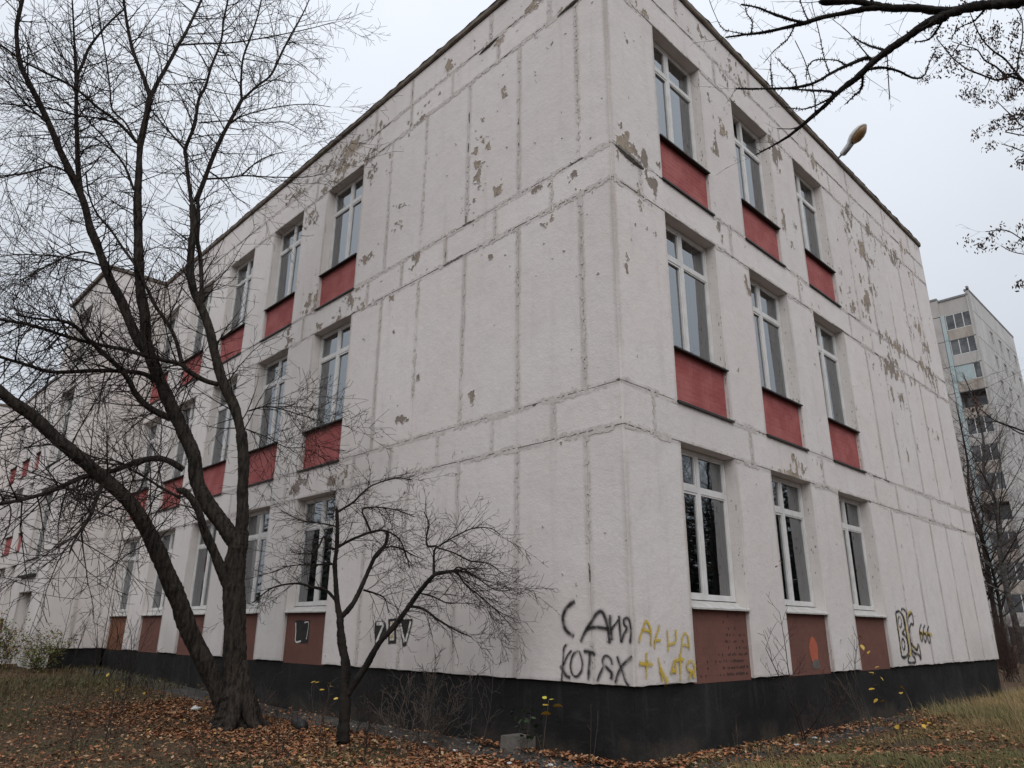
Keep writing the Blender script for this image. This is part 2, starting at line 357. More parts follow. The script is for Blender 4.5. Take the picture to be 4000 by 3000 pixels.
# ---- measured limbs, graffiti strokes and wear spots (metres)
BIG = {"M":[[-5.595,-1.55,0.268,0.3228],[-5.617,-1.573,0.46,0.267],[-5.647,-1.603,0.752,0.1967],[-5.68,-1.638,1.118,0.1592],[-5.721,-1.68,1.56,0.1554],[-5.771,-1.732,2.035,0.1547],[-5.8,-1.761,2.425,0.1535],[-5.792,-1.753,2.724,0.1332],[-5.771,-1.731,2.927,0.0997]],"L1":[[-5.671,-1.628,0.427,0.1327],[-5.733,-1.813,0.789,0.1288],[-5.783,-1.996,1.088,0.1252],[-5.838,-2.28,1.556,0.1194],[-5.842,-2.465,1.918,0.1151],[-5.861,-2.682,2.279,0.1106],[-5.866,-2.858,2.584,0.1067],[-5.877,-3.05,2.888,0.1027],[-5.906,-3.243,3.134,0.0991],[-5.956,-3.458,3.341,0.0955],[-6.029,-3.735,3.559,0.091],[-6.091,-3.991,3.757,0.0868],[-6.158,-4.278,3.966,0.0821],[-6.213,-4.591,4.229,0.0768],[-6.26,-4.812,4.363,0.0733],[-6.29,-4.984,4.483,0.0704],[-6.335,-5.254,4.656,0.066],[-6.383,-5.517,4.753,0.0617]],"M3":[[-5.817,-1.778,2.764,0.1148],[-5.955,-1.943,3.024,0.1118],[-6.121,-2.146,3.328,0.1083],[-6.246,-2.313,3.678,0.1048],[-6.294,-2.403,4.056,0.1014],[-6.398,-2.546,4.375,0.0982],[-6.462,-2.637,4.579,0.0962],[-6.573,-2.789,4.882,0.093],[-6.671,-2.928,5.19,0.0899],[-6.753,-3.046,5.457,0.0873],[-6.84,-3.179,5.819,0.0838],[-6.889,-3.287,6.327,0.0793],[-6.944,-3.385,6.679,0.076],[-6.984,-3.496,7.279,0.0706],[-7.012,-3.587,7.818,0.0658],[-7.037,-3.668,8.295,0.0615],[-7.04,-3.729,8.807,0.057],[-7.043,-3.792,9.331,0.0523],[-6.996,-3.805,9.867,0.0474],[-6.96,-3.815,10.276,0.0436]],"M3l":[[-6.96,-3.815,10.276,0.0364],[-7.014,-3.973,10.656,0.0334],[-7.059,-4.156,11.018,0.0303],[-7.063,-4.305,11.376,0.0273],[-7.014,-4.511,11.965,0.0223],[-6.959,-4.674,12.428,0.0184]],"M3r":[[-6.96,-3.815,10.276,0.0364],[-6.96,-3.753,10.61,0.0345],[-6.962,-3.653,11.038,0.0322],[-6.985,-3.537,11.598,0.0294],[-6.994,-3.442,11.99,0.0273],[-7.061,-3.27,12.928,0.0227],[-7.121,-3.12,13.754,0.0186]],"M3b":[[-6.808,-3.146,5.678,0.0794],[-6.906,-3.287,5.853,0.0775],[-6.99,-3.46,6.183,0.0747],[-7.052,-3.62,6.513,0.0719],[-7.126,-3.79,6.797,0.0692],[-7.18,-3.954,7.127,0.0663],[-7.219,-4.099,7.436,0.0636],[-7.252,-4.21,7.655,0.0616],[-7.275,-4.38,8.077,0.058],[-7.338,-4.597,8.473,0.0543],[-7.409,-4.836,8.891,0.0502],[-7.441,-4.982,9.178,0.0476],[-7.499,-5.197,9.551,0.044],[-7.558,-5.408,9.901,0.0405],[-7.601,-5.566,10.163,0.0379],[-7.604,-5.676,10.431,0.0355],[-7.556,-5.785,10.837,0.032],[-7.416,-5.823,11.288,0.0281],[-7.292,-5.878,11.741,0.0241]],"M3c":[[-7.332,-4.438,8.258,0.0442],[-7.467,-4.533,8.755,0.0408],[-7.605,-4.612,9.333,0.0369],[-7.785,-4.711,10.06,0.0321],[-7.921,-4.77,10.727,0.0277],[-7.932,-4.739,11.058,0.0253],[-7.942,-4.696,11.465,0.0224],[-7.856,-4.52,12.036,0.0176],[-7.748,-4.338,12.448,0.0136]],"M3d":[[-7.762,-4.688,9.945,0.0252],[-7.723,-4.802,10.435,0.0221],[-7.642,-4.918,10.901,0.019],[-7.539,-5.057,11.398,0.0155],[-7.445,-5.174,11.794,0.0126]],"M2":[[-5.756,-1.715,1.863,0.0785],[-5.787,-1.836,2.166,0.0729],[-5.832,-2.017,2.509,0.0663],[-5.85,-2.102,2.661,0.0632],[-5.876,-2.251,2.927,0.0579],[-5.879,-2.396,3.231,0.0521],[-5.926,-2.554,3.418,0.0476],[-5.97,-2.653,3.461,0.0454]],"M2a":[[-5.982,-2.611,3.347,0.0212],[-6.091,-2.886,3.495,0.0182],[-6.144,-3.096,3.612,0.016],[-6.186,-3.303,3.707,0.0139],[-6.208,-3.456,3.786,0.0122],[-6.249,-3.733,3.806,0.0095],[-6.269,-3.965,3.868,0.0072]],"M3e":[[-6.557,-2.735,4.633,0.0551],[-6.677,-3.022,4.764,0.0499],[-6.717,-3.241,4.946,0.0456],[-6.7,-3.377,5.132,0.0423],[-6.701,-3.564,5.308,0.0384],[-6.712,-3.801,5.47,0.0339],[-6.709,-4.058,5.641,0.029],[-6.697,-4.231,5.762,0.0257],[-6.701,-4.417,5.794,0.0225],[-6.697,-4.655,5.74,0.0184],[-6.677,-4.958,5.702,0.0132]],"M3f":[[-6.752,-3.011,5.235,0.0394],[-6.792,-3.133,5.306,0.0383],[-6.831,-3.325,5.313,0.0367],[-6.854,-3.793,5.221,0.0327],[-6.776,-4.364,5.033,0.0275],[-6.695,-4.691,5.032,0.0247],[-6.571,-5.041,5.027,0.0216],[-6.45,-5.298,5.042,0.0194]],"M4":[[-5.784,-1.745,2.776,0.0931],[-5.777,-1.749,3.13,0.0907],[-5.802,-1.793,3.545,0.0879],[-5.812,-1.822,3.968,0.0851],[-5.858,-1.892,4.401,0.0821],[-5.857,-1.891,4.389,0.082],[-5.956,-2.016,4.83,0.0789],[-6.1,-2.187,5.235,0.0758],[-6.219,-2.334,5.695,0.0725],[-6.307,-2.448,6.119,0.0695],[-6.406,-2.568,6.454,0.067],[-6.52,-2.704,6.77,0.0646],[-6.593,-2.799,7.142,0.062],[-6.611,-2.844,7.649,0.0585],[-6.608,-2.857,7.957,0.0564],[-6.653,-2.925,8.377,0.0535]],"M4a":[[-6.159,-2.247,5.211,0.0397],[-6.264,-2.431,5.261,0.0384],[-6.367,-2.669,5.387,0.0368],[-6.401,-2.775,5.472,0.036],[-6.533,-3.132,5.515,0.0335],[-6.653,-3.526,5.576,0.0307],[-6.746,-3.888,5.589,0.0281],[-6.82,-4.246,5.617,0.0255],[-6.886,-4.689,5.679,0.0224],[-6.923,-5.103,5.669,0.0193],[-6.931,-5.363,5.673,0.0174]],"M4b":[[-6.389,-2.762,5.496,0.0328],[-6.466,-2.872,5.848,0.0309],[-6.549,-2.987,6.099,0.0293],[-6.691,-3.175,6.397,0.0273],[-6.804,-3.337,6.722,0.0253],[-6.934,-3.525,7.098,0.0229],[-7.091,-3.742,7.428,0.0206],[-7.218,-3.92,7.714,0.0186],[-7.374,-4.134,7.998,0.0164],[-7.476,-4.291,8.342,0.0143],[-7.518,-4.388,8.718,0.0122]],"M4c":[[-6.427,-2.59,6.503,0.0376],[-6.551,-2.621,7.063,0.0365],[-6.685,-2.659,7.541,0.0356],[-6.807,-2.708,7.89,0.035],[-6.914,-2.712,8.369,0.0342],[-7.037,-2.746,8.774,0.0334]],"M4l":[[-6.653,-2.925,8.377,0.0357],[-6.684,-2.979,8.586,0.0347],[-6.732,-3.128,9.233,0.0316],[-6.737,-3.17,9.442,0.0306],[-6.613,-3.129,9.887,0.0283],[-6.547,-3.154,10.364,0.0259],[-6.447,-3.111,10.629,0.0244],[-6.362,-3.102,11.005,0.0225],[-6.214,-3.058,11.491,0.0198],[-6.159,-3.089,11.903,0.0178],[-6.084,-3.102,12.318,0.0156],[-6.006,-3.121,12.766,0.0133]],"M4l2":[[-6.734,-3.167,9.414,0.02],[-7.095,-3.349,9.858,0.0168],[-7.629,-3.575,10.513,0.0125],[-8.167,-3.765,11.289,0.008]],"M4r":[[-7.048,-2.758,8.717,0.0445],[-7.004,-2.692,9.157,0.042],[-6.968,-2.626,9.642,0.0394],[-6.915,-2.538,10.142,0.0366],[-6.84,-2.427,10.626,0.0337],[-6.782,-2.341,10.989,0.0316]],"M4r1":[[-6.782,-2.341,10.989,0.0237],[-6.77,-2.405,11.327,0.0219],[-6.681,-2.47,11.815,0.0192],[-6.525,-2.454,12.183,0.0169],[-6.357,-2.446,12.572,0.0144],[-6.234,-2.465,12.907,0.0124],[-6.116,-2.516,13.291,0.01]],"M4r2":[[-6.782,-2.341,10.989,0.0237],[-6.632,-2.154,11.332,0.0217],[-6.494,-1.977,11.617,0.0199],[-6.425,-1.851,12.187,0.0175],[-6.364,-1.736,12.703,0.0153],[-6.276,-1.581,13.312,0.0126],[-6.24,-1.497,13.781,0.0107]],"b1":[[-7.007,-2.695,9.186,0.0188],[-6.669,-2.411,9.189,0.0161],[-6.425,-2.218,9.207,0.0143],[-6.025,-1.909,9.134,0.0113],[-5.501,-1.515,9.07,0.0075],[-5.232,-1.321,9.105,0.0055]],"b2":[[-6.46,-2.254,9.215,0.015],[-6.34,-2.043,9.559,0.0111],[-6.206,-1.813,9.758,0.0079],[-6.113,-1.653,9.853,0.0058]],"b3":[[-6.969,-3.52,11.614,0.0172],[-6.763,-3.214,11.714,0.0157],[-6.538,-2.834,11.834,0.0139],[-6.292,-2.386,12.069,0.0117],[-5.904,-1.638,12.55,0.0082],[-5.694,-1.222,12.867,0.0062]],"b4":[[-6.859,-2.446,10.439,0.0156],[-6.72,-2.27,10.647,0.0141],[-6.37,-1.811,10.899,0.011],[-6.053,-1.387,11.025,0.0083],[-5.794,-1.038,11.014,0.006]],"b5":[[-6.567,-3.082,9.931,0.0128],[-6.171,-2.714,9.959,0.0108],[-5.704,-2.293,9.889,0.0085],[-5.427,-2.046,9.886,0.0071],[-5.107,-1.766,9.633,0.0054]],"b6":[[-7.103,-3.853,9.415,0.0286],[-7.165,-4.042,9.6,0.0272],[-7.212,-4.273,9.752,0.0256],[-7.249,-4.494,9.844,0.024],[-7.261,-4.723,9.969,0.0223],[-7.273,-4.981,10.044,0.0205],[-7.276,-5.345,10.068,0.018],[-7.255,-5.641,10.083,0.0159],[-7.209,-5.885,10.137,0.0141],[-7.18,-6.049,10.114,0.0129]],"b7":[[-7.091,-3.841,9.387,0.0179],[-7.351,-4.027,9.856,0.0165],[-7.599,-4.205,10.159,0.0154],[-7.793,-4.291,10.734,0.0139],[-8.07,-4.415,11.518,0.012],[-8.417,-4.575,12.465,0.0096],[-8.627,-4.668,13.062,0.0081]],"b8":[[-7.104,-3.736,8.509,0.0211],[-7.093,-3.941,8.865,0.0182],[-7.093,-4.147,9.06,0.0159],[-7.075,-4.329,9.226,0.0139],[-7.046,-4.688,9.446,0.0103],[-6.963,-4.822,9.619,0.0085]],"b9":[[-7.245,-4.125,9.713,0.0161],[-7.412,-4.43,9.748,0.0151],[-7.53,-4.711,9.712,0.0141],[-7.663,-5.089,9.71,0.0129],[-7.819,-5.707,9.535,0.0106],[-7.848,-5.875,9.467,0.01]],"b10":[[-6.382,-2.492,3.841,0.0476],[-6.427,-2.739,3.957,0.0452],[-6.436,-2.973,3.941,0.0429],[-6.404,-3.215,3.824,0.0402],[-6.327,-3.489,3.659,0.0369],[-6.208,-3.848,3.511,0.033],[-6.027,-4.153,3.294,0.0292],[-5.842,-4.429,3.127,0.0259],[-5.55,-4.817,2.952,0.0216],[-5.364,-5.042,2.896,0.0192]],"b11":[[-5.96,-3.665,3.39,0.0311],[-5.868,-3.728,3.165,0.0263],[-5.734,-3.792,2.944,0.0217],[-5.614,-3.902,2.745,0.017],[-5.487,-3.983,2.573,0.0132],[-5.36,-4.034,2.427,0.0102]],"b12":[[-5.802,-1.857,4.787,0.0131],[-5.622,-1.701,4.851,0.0114],[-5.448,-1.554,4.824,0.0099],[-5.088,-1.261,4.677,0.0068],[-4.854,-1.075,4.58,0.0048]],"b13":[[-7.185,-3.96,7.053,0.0168],[-7.112,-4.307,6.99,0.0144],[-6.866,-4.729,6.803,0.0115],[-6.478,-5.154,6.498,0.0085],[-6.227,-5.356,6.29,0.0071]],"b14":[[-7.289,-4.067,7.251,0.0169],[-7.365,-4.247,7.247,0.0152],[-7.394,-4.463,7.063,0.0128],[-7.369,-4.699,6.77,0.01],[-7.301,-4.893,6.464,0.0074],[-7.275,-4.999,6.348,0.0062]],"b15":[[-6.973,-2.659,9.362,0.0132],[-6.827,-2.444,9.191,0.0109],[-6.7,-2.204,8.897,0.0079],[-6.576,-1.985,8.768,0.0057]],"b16":[[-5.869,-1.903,4.522,0.0114],[-5.686,-1.614,4.41,0.0091],[-5.523,-1.308,4.26,0.0068],[-5.388,-1.05,4.282,0.0049]],"b17":[[-7.492,-5.035,9.313,0.0188],[-7.276,-5.401,9.355,0.0145],[-6.859,-5.736,9.318,0.0103],[-6.528,-5.953,9.225,0.0076]],"b18":[[-7.3,-4.557,8.422,0.0169],[-7.127,-4.874,8.412,0.0146],[-6.711,-5.244,7.92,0.0115],[-6.172,-5.586,7.394,0.0086]]}
SMALL = {"T":[[-3.11,-1.41,0.116,0.0846],[-3.115,-1.415,0.282,0.0803],[-3.115,-1.416,0.383,0.0777],[-3.115,-1.415,0.691,0.0696],[-3.139,-1.44,0.953,0.0628],[-3.138,-1.439,1.166,0.0573],[-3.185,-1.487,1.437,0.0501],[-3.216,-1.519,1.696,0.0434]],"Ta":[[-3.216,-1.519,1.696,0.0372],[-3.239,-1.555,1.864,0.0349],[-3.252,-1.594,2.11,0.0315],[-3.26,-1.628,2.34,0.0284],[-3.242,-1.631,2.535,0.0257],[-3.231,-1.651,2.79,0.0223],[-3.234,-1.682,3.009,0.0193]],"Tb":[[-3.217,-1.52,1.705,0.0341],[-3.159,-1.41,1.848,0.0323],[-3.138,-1.324,2.022,0.0306],[-3.132,-1.209,2.301,0.0279],[-3.124,-1.131,2.465,0.0263],[-3.087,-1.019,2.613,0.0246],[-3.109,-0.979,2.773,0.0232]],"Tc":[[-3.122,-1.422,0.813,0.045],[-3.044,-1.379,0.955,0.0429],[-2.903,-1.312,1.172,0.0396],[-2.751,-1.254,1.425,0.0359],[-2.569,-1.167,1.626,0.0324],[-2.416,-1.105,1.826,0.0292],[-2.28,-1.054,2.008,0.0264],[-2.11,-0.98,2.19,0.0232],[-2.005,-0.92,2.221,0.0217],[-1.848,-0.83,2.241,0.0194]],"Td":[[-3.263,-1.58,1.92,0.0187],[-3.308,-1.698,2.031,0.0169],[-3.371,-1.864,2.064,0.0148],[-3.419,-2.013,2.097,0.0129],[-3.469,-2.195,2.071,0.0106],[-3.495,-2.339,2.011,0.0087],[-3.492,-2.521,1.859,0.0059]],"Te":[[-3.244,-1.634,2.535,0.019],[-3.148,-1.49,2.639,0.017],[-3.017,-1.276,2.747,0.0142],[-2.933,-1.139,2.763,0.0125],[-2.85,-0.993,2.679,0.0106],[-2.821,-0.902,2.523,0.0087],[-2.814,-0.818,2.328,0.0065]],"Tf":[[-3.228,-1.675,2.968,0.016],[-3.153,-1.506,3.103,0.0141],[-3.127,-1.39,3.238,0.0127],[-3.088,-1.253,3.357,0.0111],[-2.997,-0.994,3.467,0.0087],[-2.922,-0.786,3.466,0.0068]],"Tg":[[-3.254,-1.644,2.515,0.0159],[-3.293,-1.727,2.55,0.0144],[-3.288,-1.798,2.662,0.0124],[-3.26,-1.926,2.455,0.0087],[-3.314,-2.194,2.438,0.0046]],"Th":[[-2.111,-0.981,2.208,0.0181],[-2.157,-0.957,2.456,0.0148],[-2.155,-0.926,2.534,0.0137],[-2.251,-0.986,2.536,0.0122],[-2.287,-0.977,2.655,0.0106],[-2.307,-0.934,2.818,0.0084],[-2.388,-0.954,2.962,0.0063]],"Ti":[[-2.073,-0.99,2.504,0.0106],[-1.926,-0.881,2.616,0.0091],[-1.716,-0.736,2.726,0.0071],[-1.538,-0.613,2.722,0.0055],[-1.436,-0.55,2.644,0.0045]],"Tj":[[-2.391,-1.078,1.845,0.0181],[-2.236,-1.004,1.808,0.0156],[-2.053,-0.951,1.7,0.0126],[-1.826,-0.894,1.595,0.0091],[-1.579,-0.84,1.511,0.0057]],"Tk":[[-3.031,-1.29,2.747,0.0145],[-3.088,-1.337,2.89,0.0131],[-3.132,-1.369,3.034,0.0116],[-3.002,-1.213,3.059,0.0096],[-2.844,-1.021,3.023,0.0071],[-2.712,-0.858,2.945,0.0049]],"Tl":[[-3.115,-1.123,2.445,0.0146],[-3.026,-1.059,2.565,0.0122],[-2.89,-0.955,2.564,0.0098],[-2.747,-0.853,2.482,0.0071],[-2.623,-0.766,2.421,0.0048]],"Tm":[[-2.279,-1.053,1.99,0.0121],[-2.122,-0.982,1.952,0.0096],[-1.924,-0.922,1.877,0.0067],[-1.751,-0.873,1.875,0.0044]],"Tn":[[-3.251,-1.618,2.34,0.0126],[-3.497,-1.777,2.334,0.01],[-3.775,-1.934,2.329,0.0073],[-4.021,-2.061,2.254,0.0048]],"To":[[-3.231,-1.651,2.79,0.0112],[-3.438,-1.751,2.839,0.0096],[-3.754,-1.875,2.897,0.0073],[-4.089,-1.987,3.044,0.005]],"Tp":[[-3.104,-1.289,2.042,0.0127],[-2.975,-1.146,1.986,0.0092],[-2.92,-1.083,1.929,0.0075],[-2.892,-1.043,1.777,0.0047]],"Tq":[[-1.888,-0.871,2.241,0.0105],[-1.836,-0.817,2.278,0.0098],[-1.702,-0.679,2.17,0.0081],[-1.542,-0.515,2.026,0.006],[-1.398,-0.367,2.028,0.0045]],"Tr":[[-1.862,-0.844,2.241,0.0105],[-1.814,-0.755,2.097,0.0093],[-1.698,-0.548,1.92,0.0074],[-1.592,-0.333,1.725,0.0054],[-1.552,-0.239,1.619,0.0045]],"Ts":[[-2.066,-0.983,2.504,0.0106],[-1.887,-0.881,2.444,0.0092],[-1.692,-0.794,2.346,0.0077],[-1.463,-0.697,2.303,0.0061],[-1.236,-0.63,2.153,0.0043]]}
OVER = {"O":[[4.776,0.078,6.552,0.0704],[4.563,-0.141,6.565,0.0606],[4.335,-0.376,6.482,0.0504],[4.122,-0.595,6.431,0.0408],[3.975,-0.745,6.358,0.0342],[3.879,-0.844,6.271,0.0296]],"O1":[[3.964,-0.757,6.334,0.0393],[3.833,-0.821,6.305,0.0365],[3.687,-0.865,6.236,0.0334],[3.537,-0.902,6.172,0.0302],[3.416,-0.925,6.112,0.0276],[3.3,-0.938,6.037,0.025],[3.137,-0.965,5.965,0.0216],[3.002,-0.977,5.881,0.0186],[2.814,-1.0,5.787,0.0145],[2.678,-1.018,5.726,0.0117],[2.519,-1.047,5.684,0.0086],[2.405,-1.069,5.66,0.0063]],"O2":[[4.067,-0.651,6.406,0.0383],[3.959,-0.737,6.407,0.0367],[3.801,-0.851,6.472,0.0345],[3.644,-0.96,6.508,0.0324],[3.527,-1.037,6.579,0.0307],[3.387,-1.128,6.656,0.0288],[3.211,-1.244,6.693,0.0265]],"O3":[[3.644,-0.96,6.508,0.0276],[3.5,-1.042,6.554,0.0251],[3.345,-1.115,6.566,0.0225],[3.206,-1.175,6.584,0.0202],[3.05,-1.237,6.585,0.0176],[2.89,-1.299,6.597,0.015],[2.728,-1.361,6.618,0.0124],[2.587,-1.415,6.654,0.0102],[2.43,-1.474,6.691,0.0077]],"O4":[[3.031,-1.256,6.585,0.0155],[2.938,-1.331,6.64,0.0133],[2.844,-1.4,6.717,0.011],[2.747,-1.468,6.807,0.0086],[2.642,-1.543,6.864,0.0063]],"O5":[[3.422,-0.918,6.128,0.0162],[3.395,-0.942,6.17,0.0158],[3.288,-1.036,6.116,0.0145],[3.168,-1.136,6.042,0.0131],[3.057,-1.228,5.954,0.0117],[2.931,-1.331,5.914,0.0102],[2.799,-1.438,5.918,0.0087],[2.675,-1.537,5.93,0.0074],[2.551,-1.636,5.946,0.006]],"O6":[[3.117,-0.985,5.949,0.0142],[3.048,-0.981,6.017,0.0129],[2.888,-0.946,6.144,0.0104],[2.715,-0.894,6.299,0.0077]],"O7":[[3.259,-1.066,6.092,0.0081],[3.212,-1.079,6.169,0.0074],[3.117,-1.108,6.228,0.0064],[3.027,-1.133,6.256,0.0054],[2.967,-1.132,6.206,0.0046],[2.936,-1.097,6.135,0.0037]],"O8":[[3.392,-0.95,6.049,0.0127],[3.463,-0.824,6.1,0.0113],[3.534,-0.674,6.119,0.0097],[3.605,-0.497,6.106,0.0078],[3.662,-0.373,6.181,0.0066],[3.693,-0.259,6.364,0.0052],[3.733,-0.134,6.545,0.0038]],"O9":[[3.327,-0.911,6.037,0.0128],[3.275,-0.823,5.998,0.0098],[3.187,-0.755,6.014,0.007],[3.077,-0.665,6.044,0.0038]],"O10":[[3.53,-0.91,6.18,0.0092],[3.425,-0.868,6.318,0.0075],[3.336,-0.806,6.471,0.0061],[3.274,-0.749,6.602,0.005]],"O11":[[3.965,-0.756,6.342,0.0135],[3.889,-0.713,6.295,0.0105],[3.802,-0.656,6.285,0.0077],[3.693,-0.606,6.362,0.0048]],"O12":[[4.208,-0.506,6.432,0.0079],[4.106,-0.481,6.383,0.0063],[4.003,-0.45,6.415,0.005],[3.903,-0.389,6.398,0.0036]],"O13":[[3.086,-1.017,5.902,0.0094],[2.954,-1.012,5.904,0.0075],[2.83,-0.991,5.95,0.0059],[2.66,-0.95,6.094,0.0038]],"O14":[[2.834,-0.979,5.811,0.006],[2.719,-0.964,5.821,0.0045],[2.554,-0.916,5.939,0.003]],"O15":[[2.587,-1.415,6.657,0.0062],[2.478,-1.502,6.712,0.0051],[2.428,-1.537,6.765,0.0045],[2.38,-1.554,6.963,0.0035],[2.349,-1.557,7.125,0.003]],"O16":[[2.957,-1.231,6.623,0.0061],[2.86,-1.186,6.571,0.005],[2.722,-1.133,6.583,0.0039],[2.563,-1.05,6.588,0.003]],"O17":[[2.931,-1.331,5.914,0.0081],[2.907,-1.295,6.076,0.0067],[2.816,-1.281,6.273,0.0047],[2.767,-1.271,6.377,0.0037]],"O18":[[2.781,-1.457,5.914,0.007],[2.738,-1.334,6.208,0.0046],[2.7,-1.196,6.487,0.003]],"O19":[[2.938,-1.043,5.771,0.0059],[2.945,-0.988,6.02,0.0051],[2.894,-0.937,6.445,0.0037],[2.827,-0.922,6.757,0.003]],"O20":[[2.626,-1.374,6.68,0.0074],[2.643,-1.368,6.801,0.0058],[2.619,-1.404,6.879,0.0045],[2.616,-1.426,7.022,0.003]],"O21":[[3.537,-0.903,6.165,0.0057],[3.462,-0.699,6.069,0.004],[3.391,-0.485,6.021,0.003]],"O22":[[3.149,-1.156,6.026,0.0058],[3.118,-1.133,6.251,0.005],[3.092,-1.072,6.556,0.004],[3.042,-0.988,6.994,0.003]],"O23":[[3.434,-0.907,6.112,0.0058],[3.356,-0.878,6.326,0.0049],[3.244,-0.807,6.65,0.0037],[3.125,-0.759,6.907,0.003]],"O24":[[3.551,-1.012,6.563,0.0104],[3.523,-0.997,6.66,0.008],[3.471,-0.977,6.781,0.0048]],"O25":[[3.069,-1.217,6.602,0.0072],[3.049,-1.253,6.741,0.0052],[3.045,-1.272,6.848,0.0037]]}
SEED = {"S":[[4.732,3.763,7.179,0.0305],[4.427,3.449,7.642,0.0249],[4.147,3.16,7.843,0.0207],[4.019,3.029,8.008,0.0185],[3.97,2.978,8.134,0.0173]],"S1":[[4.019,3.029,8.008,0.0141],[3.926,2.978,8.105,0.0131],[3.856,2.941,8.112,0.0124],[3.783,2.904,8.099,0.0118],[3.719,2.878,8.151,0.0111],[3.608,2.841,8.277,0.0099],[3.511,2.811,8.393,0.0089],[3.397,2.802,8.639,0.0073],[3.331,2.818,8.859,0.0062],[3.272,2.834,9.064,0.0051]],"S2":[[3.97,2.978,8.134,0.0126],[3.876,2.838,8.091,0.0114],[3.819,2.719,8.163,0.0101],[3.746,2.57,8.213,0.0087],[3.713,2.459,8.316,0.0074],[3.635,2.303,8.32,0.0062],[3.54,2.106,8.322,0.0046]],"S3":[[3.972,2.981,8.148,0.0126],[3.918,2.791,8.258,0.0109],[3.863,2.622,8.282,0.0097],[3.816,2.439,8.317,0.0084],[3.79,2.242,8.382,0.0069],[3.79,2.096,8.446,0.0058],[3.794,1.937,8.509,0.0045]],"S4":[[3.982,2.991,8.162,0.011],[4.027,3.137,8.471,0.0098],[4.094,3.361,8.873,0.0082],[4.12,3.56,9.3,0.0066],[4.075,3.66,9.628,0.0052]],"S5":[[4.018,3.028,7.98,0.0078],[3.89,3.214,8.089,0.0056],[3.818,3.54,8.482,0.0034]],"S6":[[3.718,2.877,8.144,0.0064],[3.656,2.941,8.109,0.0052],[3.571,3.035,8.111,0.004],[3.514,3.083,8.153,0.0033]],"S7":[[4.117,3.129,7.17,0.0091],[3.883,3.217,7.521,0.0074],[3.807,3.316,7.759,0.0066],[3.743,3.391,7.939,0.006],[3.652,3.512,8.224,0.005]],"S8":[[4.237,3.253,7.437,0.0077],[3.966,3.114,7.594,0.0052],[3.83,3.053,7.623,0.0041],[3.715,3.003,7.626,0.0032]],"S9":[[4.13,3.143,6.781,0.009],[3.931,3.318,7.116,0.0075],[3.802,3.453,7.321,0.0066],[3.684,3.586,7.523,0.0058],[3.565,3.709,7.703,0.0051]],"S10":[[3.397,2.802,8.639,0.0066],[3.321,2.813,8.591,0.0046],[3.276,2.839,8.562,0.0033]],"S11":[[3.713,2.459,8.316,0.0062],[3.575,2.544,8.466,0.0048],[3.507,2.603,8.522,0.0042],[3.443,2.723,8.527,0.0033]],"S12":[[4.096,3.109,5.287,0.0099],[3.838,2.983,5.656,0.0079],[3.652,2.908,5.898,0.0065],[3.517,2.854,6.067,0.0055],[3.335,2.756,6.085,0.0045]],"S13":[[4.069,3.081,5.13,0.0098],[3.789,3.119,5.662,0.0073],[3.506,3.099,5.881,0.0054],[3.397,3.106,6.013,0.0046]],"S14":[[3.995,3.005,3.134,0.0207],[3.606,3.217,3.474,0.0163],[3.264,3.433,3.733,0.0128],[3.04,3.572,3.909,0.0104],[2.855,3.677,4.046,0.0085],[2.692,3.816,4.257,0.0064]],"S15":[[3.264,3.433,3.733,0.0088],[3.071,3.615,3.849,0.0076],[2.852,3.951,4.086,0.0061],[2.641,4.194,4.176,0.005]]}
G_BLACK = [[[[0.766,1.9],[0.845,1.868],[0.914,1.812],[0.953,1.745],[0.954,1.677],[0.929,1.618],[0.873,1.566],[0.791,1.527]],0.022],[[[0.702,1.466],[0.649,1.553],[0.598,1.619],[0.536,1.684],[0.475,1.756],[0.42,1.788],[0.377,1.777],[0.341,1.712],[0.316,1.634],[0.302,1.536],[0.296,1.459]],0.018],[[[0.618,1.601],[0.538,1.623],[0.422,1.623],[0.299,1.606]],0.016],[[[0.278,1.755],[0.279,1.677],[0.271,1.592],[0.264,1.494]],0.018],[[[0.271,1.599],[0.212,1.655],[0.159,1.704]],0.011],[[[0.155,1.747],[0.154,1.662],[0.148,1.558],[0.14,1.472]],0.014],[[[0.139,1.472],[0.098,1.559],[0.059,1.617],[0.089,1.649],[0.095,1.697],[0.062,1.718],[0.027,1.704],[0.012,1.649],[0.005,1.58],[0.014,1.525],[0.028,1.467]],0.013],[[[0.901,1.444],[0.944,1.403],[0.953,1.323],[0.963,1.235],[0.975,1.148],[0.987,1.047]],0.012],[[[0.826,1.381],[0.888,1.332],[0.936,1.258],[0.963,1.214]],0.011],[[[1.01,1.215],[0.964,1.17],[0.914,1.115],[0.853,1.097]],0.017],[[[0.725,1.379],[0.796,1.349],[0.838,1.283],[0.85,1.203],[0.822,1.133],[0.762,1.115],[0.701,1.167],[0.679,1.245],[0.696,1.323],[0.725,1.379]],0.012],[[[0.66,1.377],[0.586,1.372],[0.518,1.36],[0.5,1.332]],0.017],[[[0.567,1.362],[0.574,1.291],[0.587,1.2],[0.601,1.081]],0.016],[[[0.481,1.073],[0.44,1.15],[0.385,1.235],[0.397,1.283],[0.367,1.332],[0.32,1.334],[0.28,1.3],[0.268,1.246]],0.012],[[[0.371,1.246],[0.317,1.203],[0.277,1.164],[0.293,1.103]],0.017],[[[0.2,1.341],[0.176,1.277],[0.135,1.191],[0.104,1.105],[0.054,1.049]],0.013],[[[0.002,1.346],[0.057,1.308],[0.141,1.244],[0.195,1.168],[0.236,1.072]],0.014]]
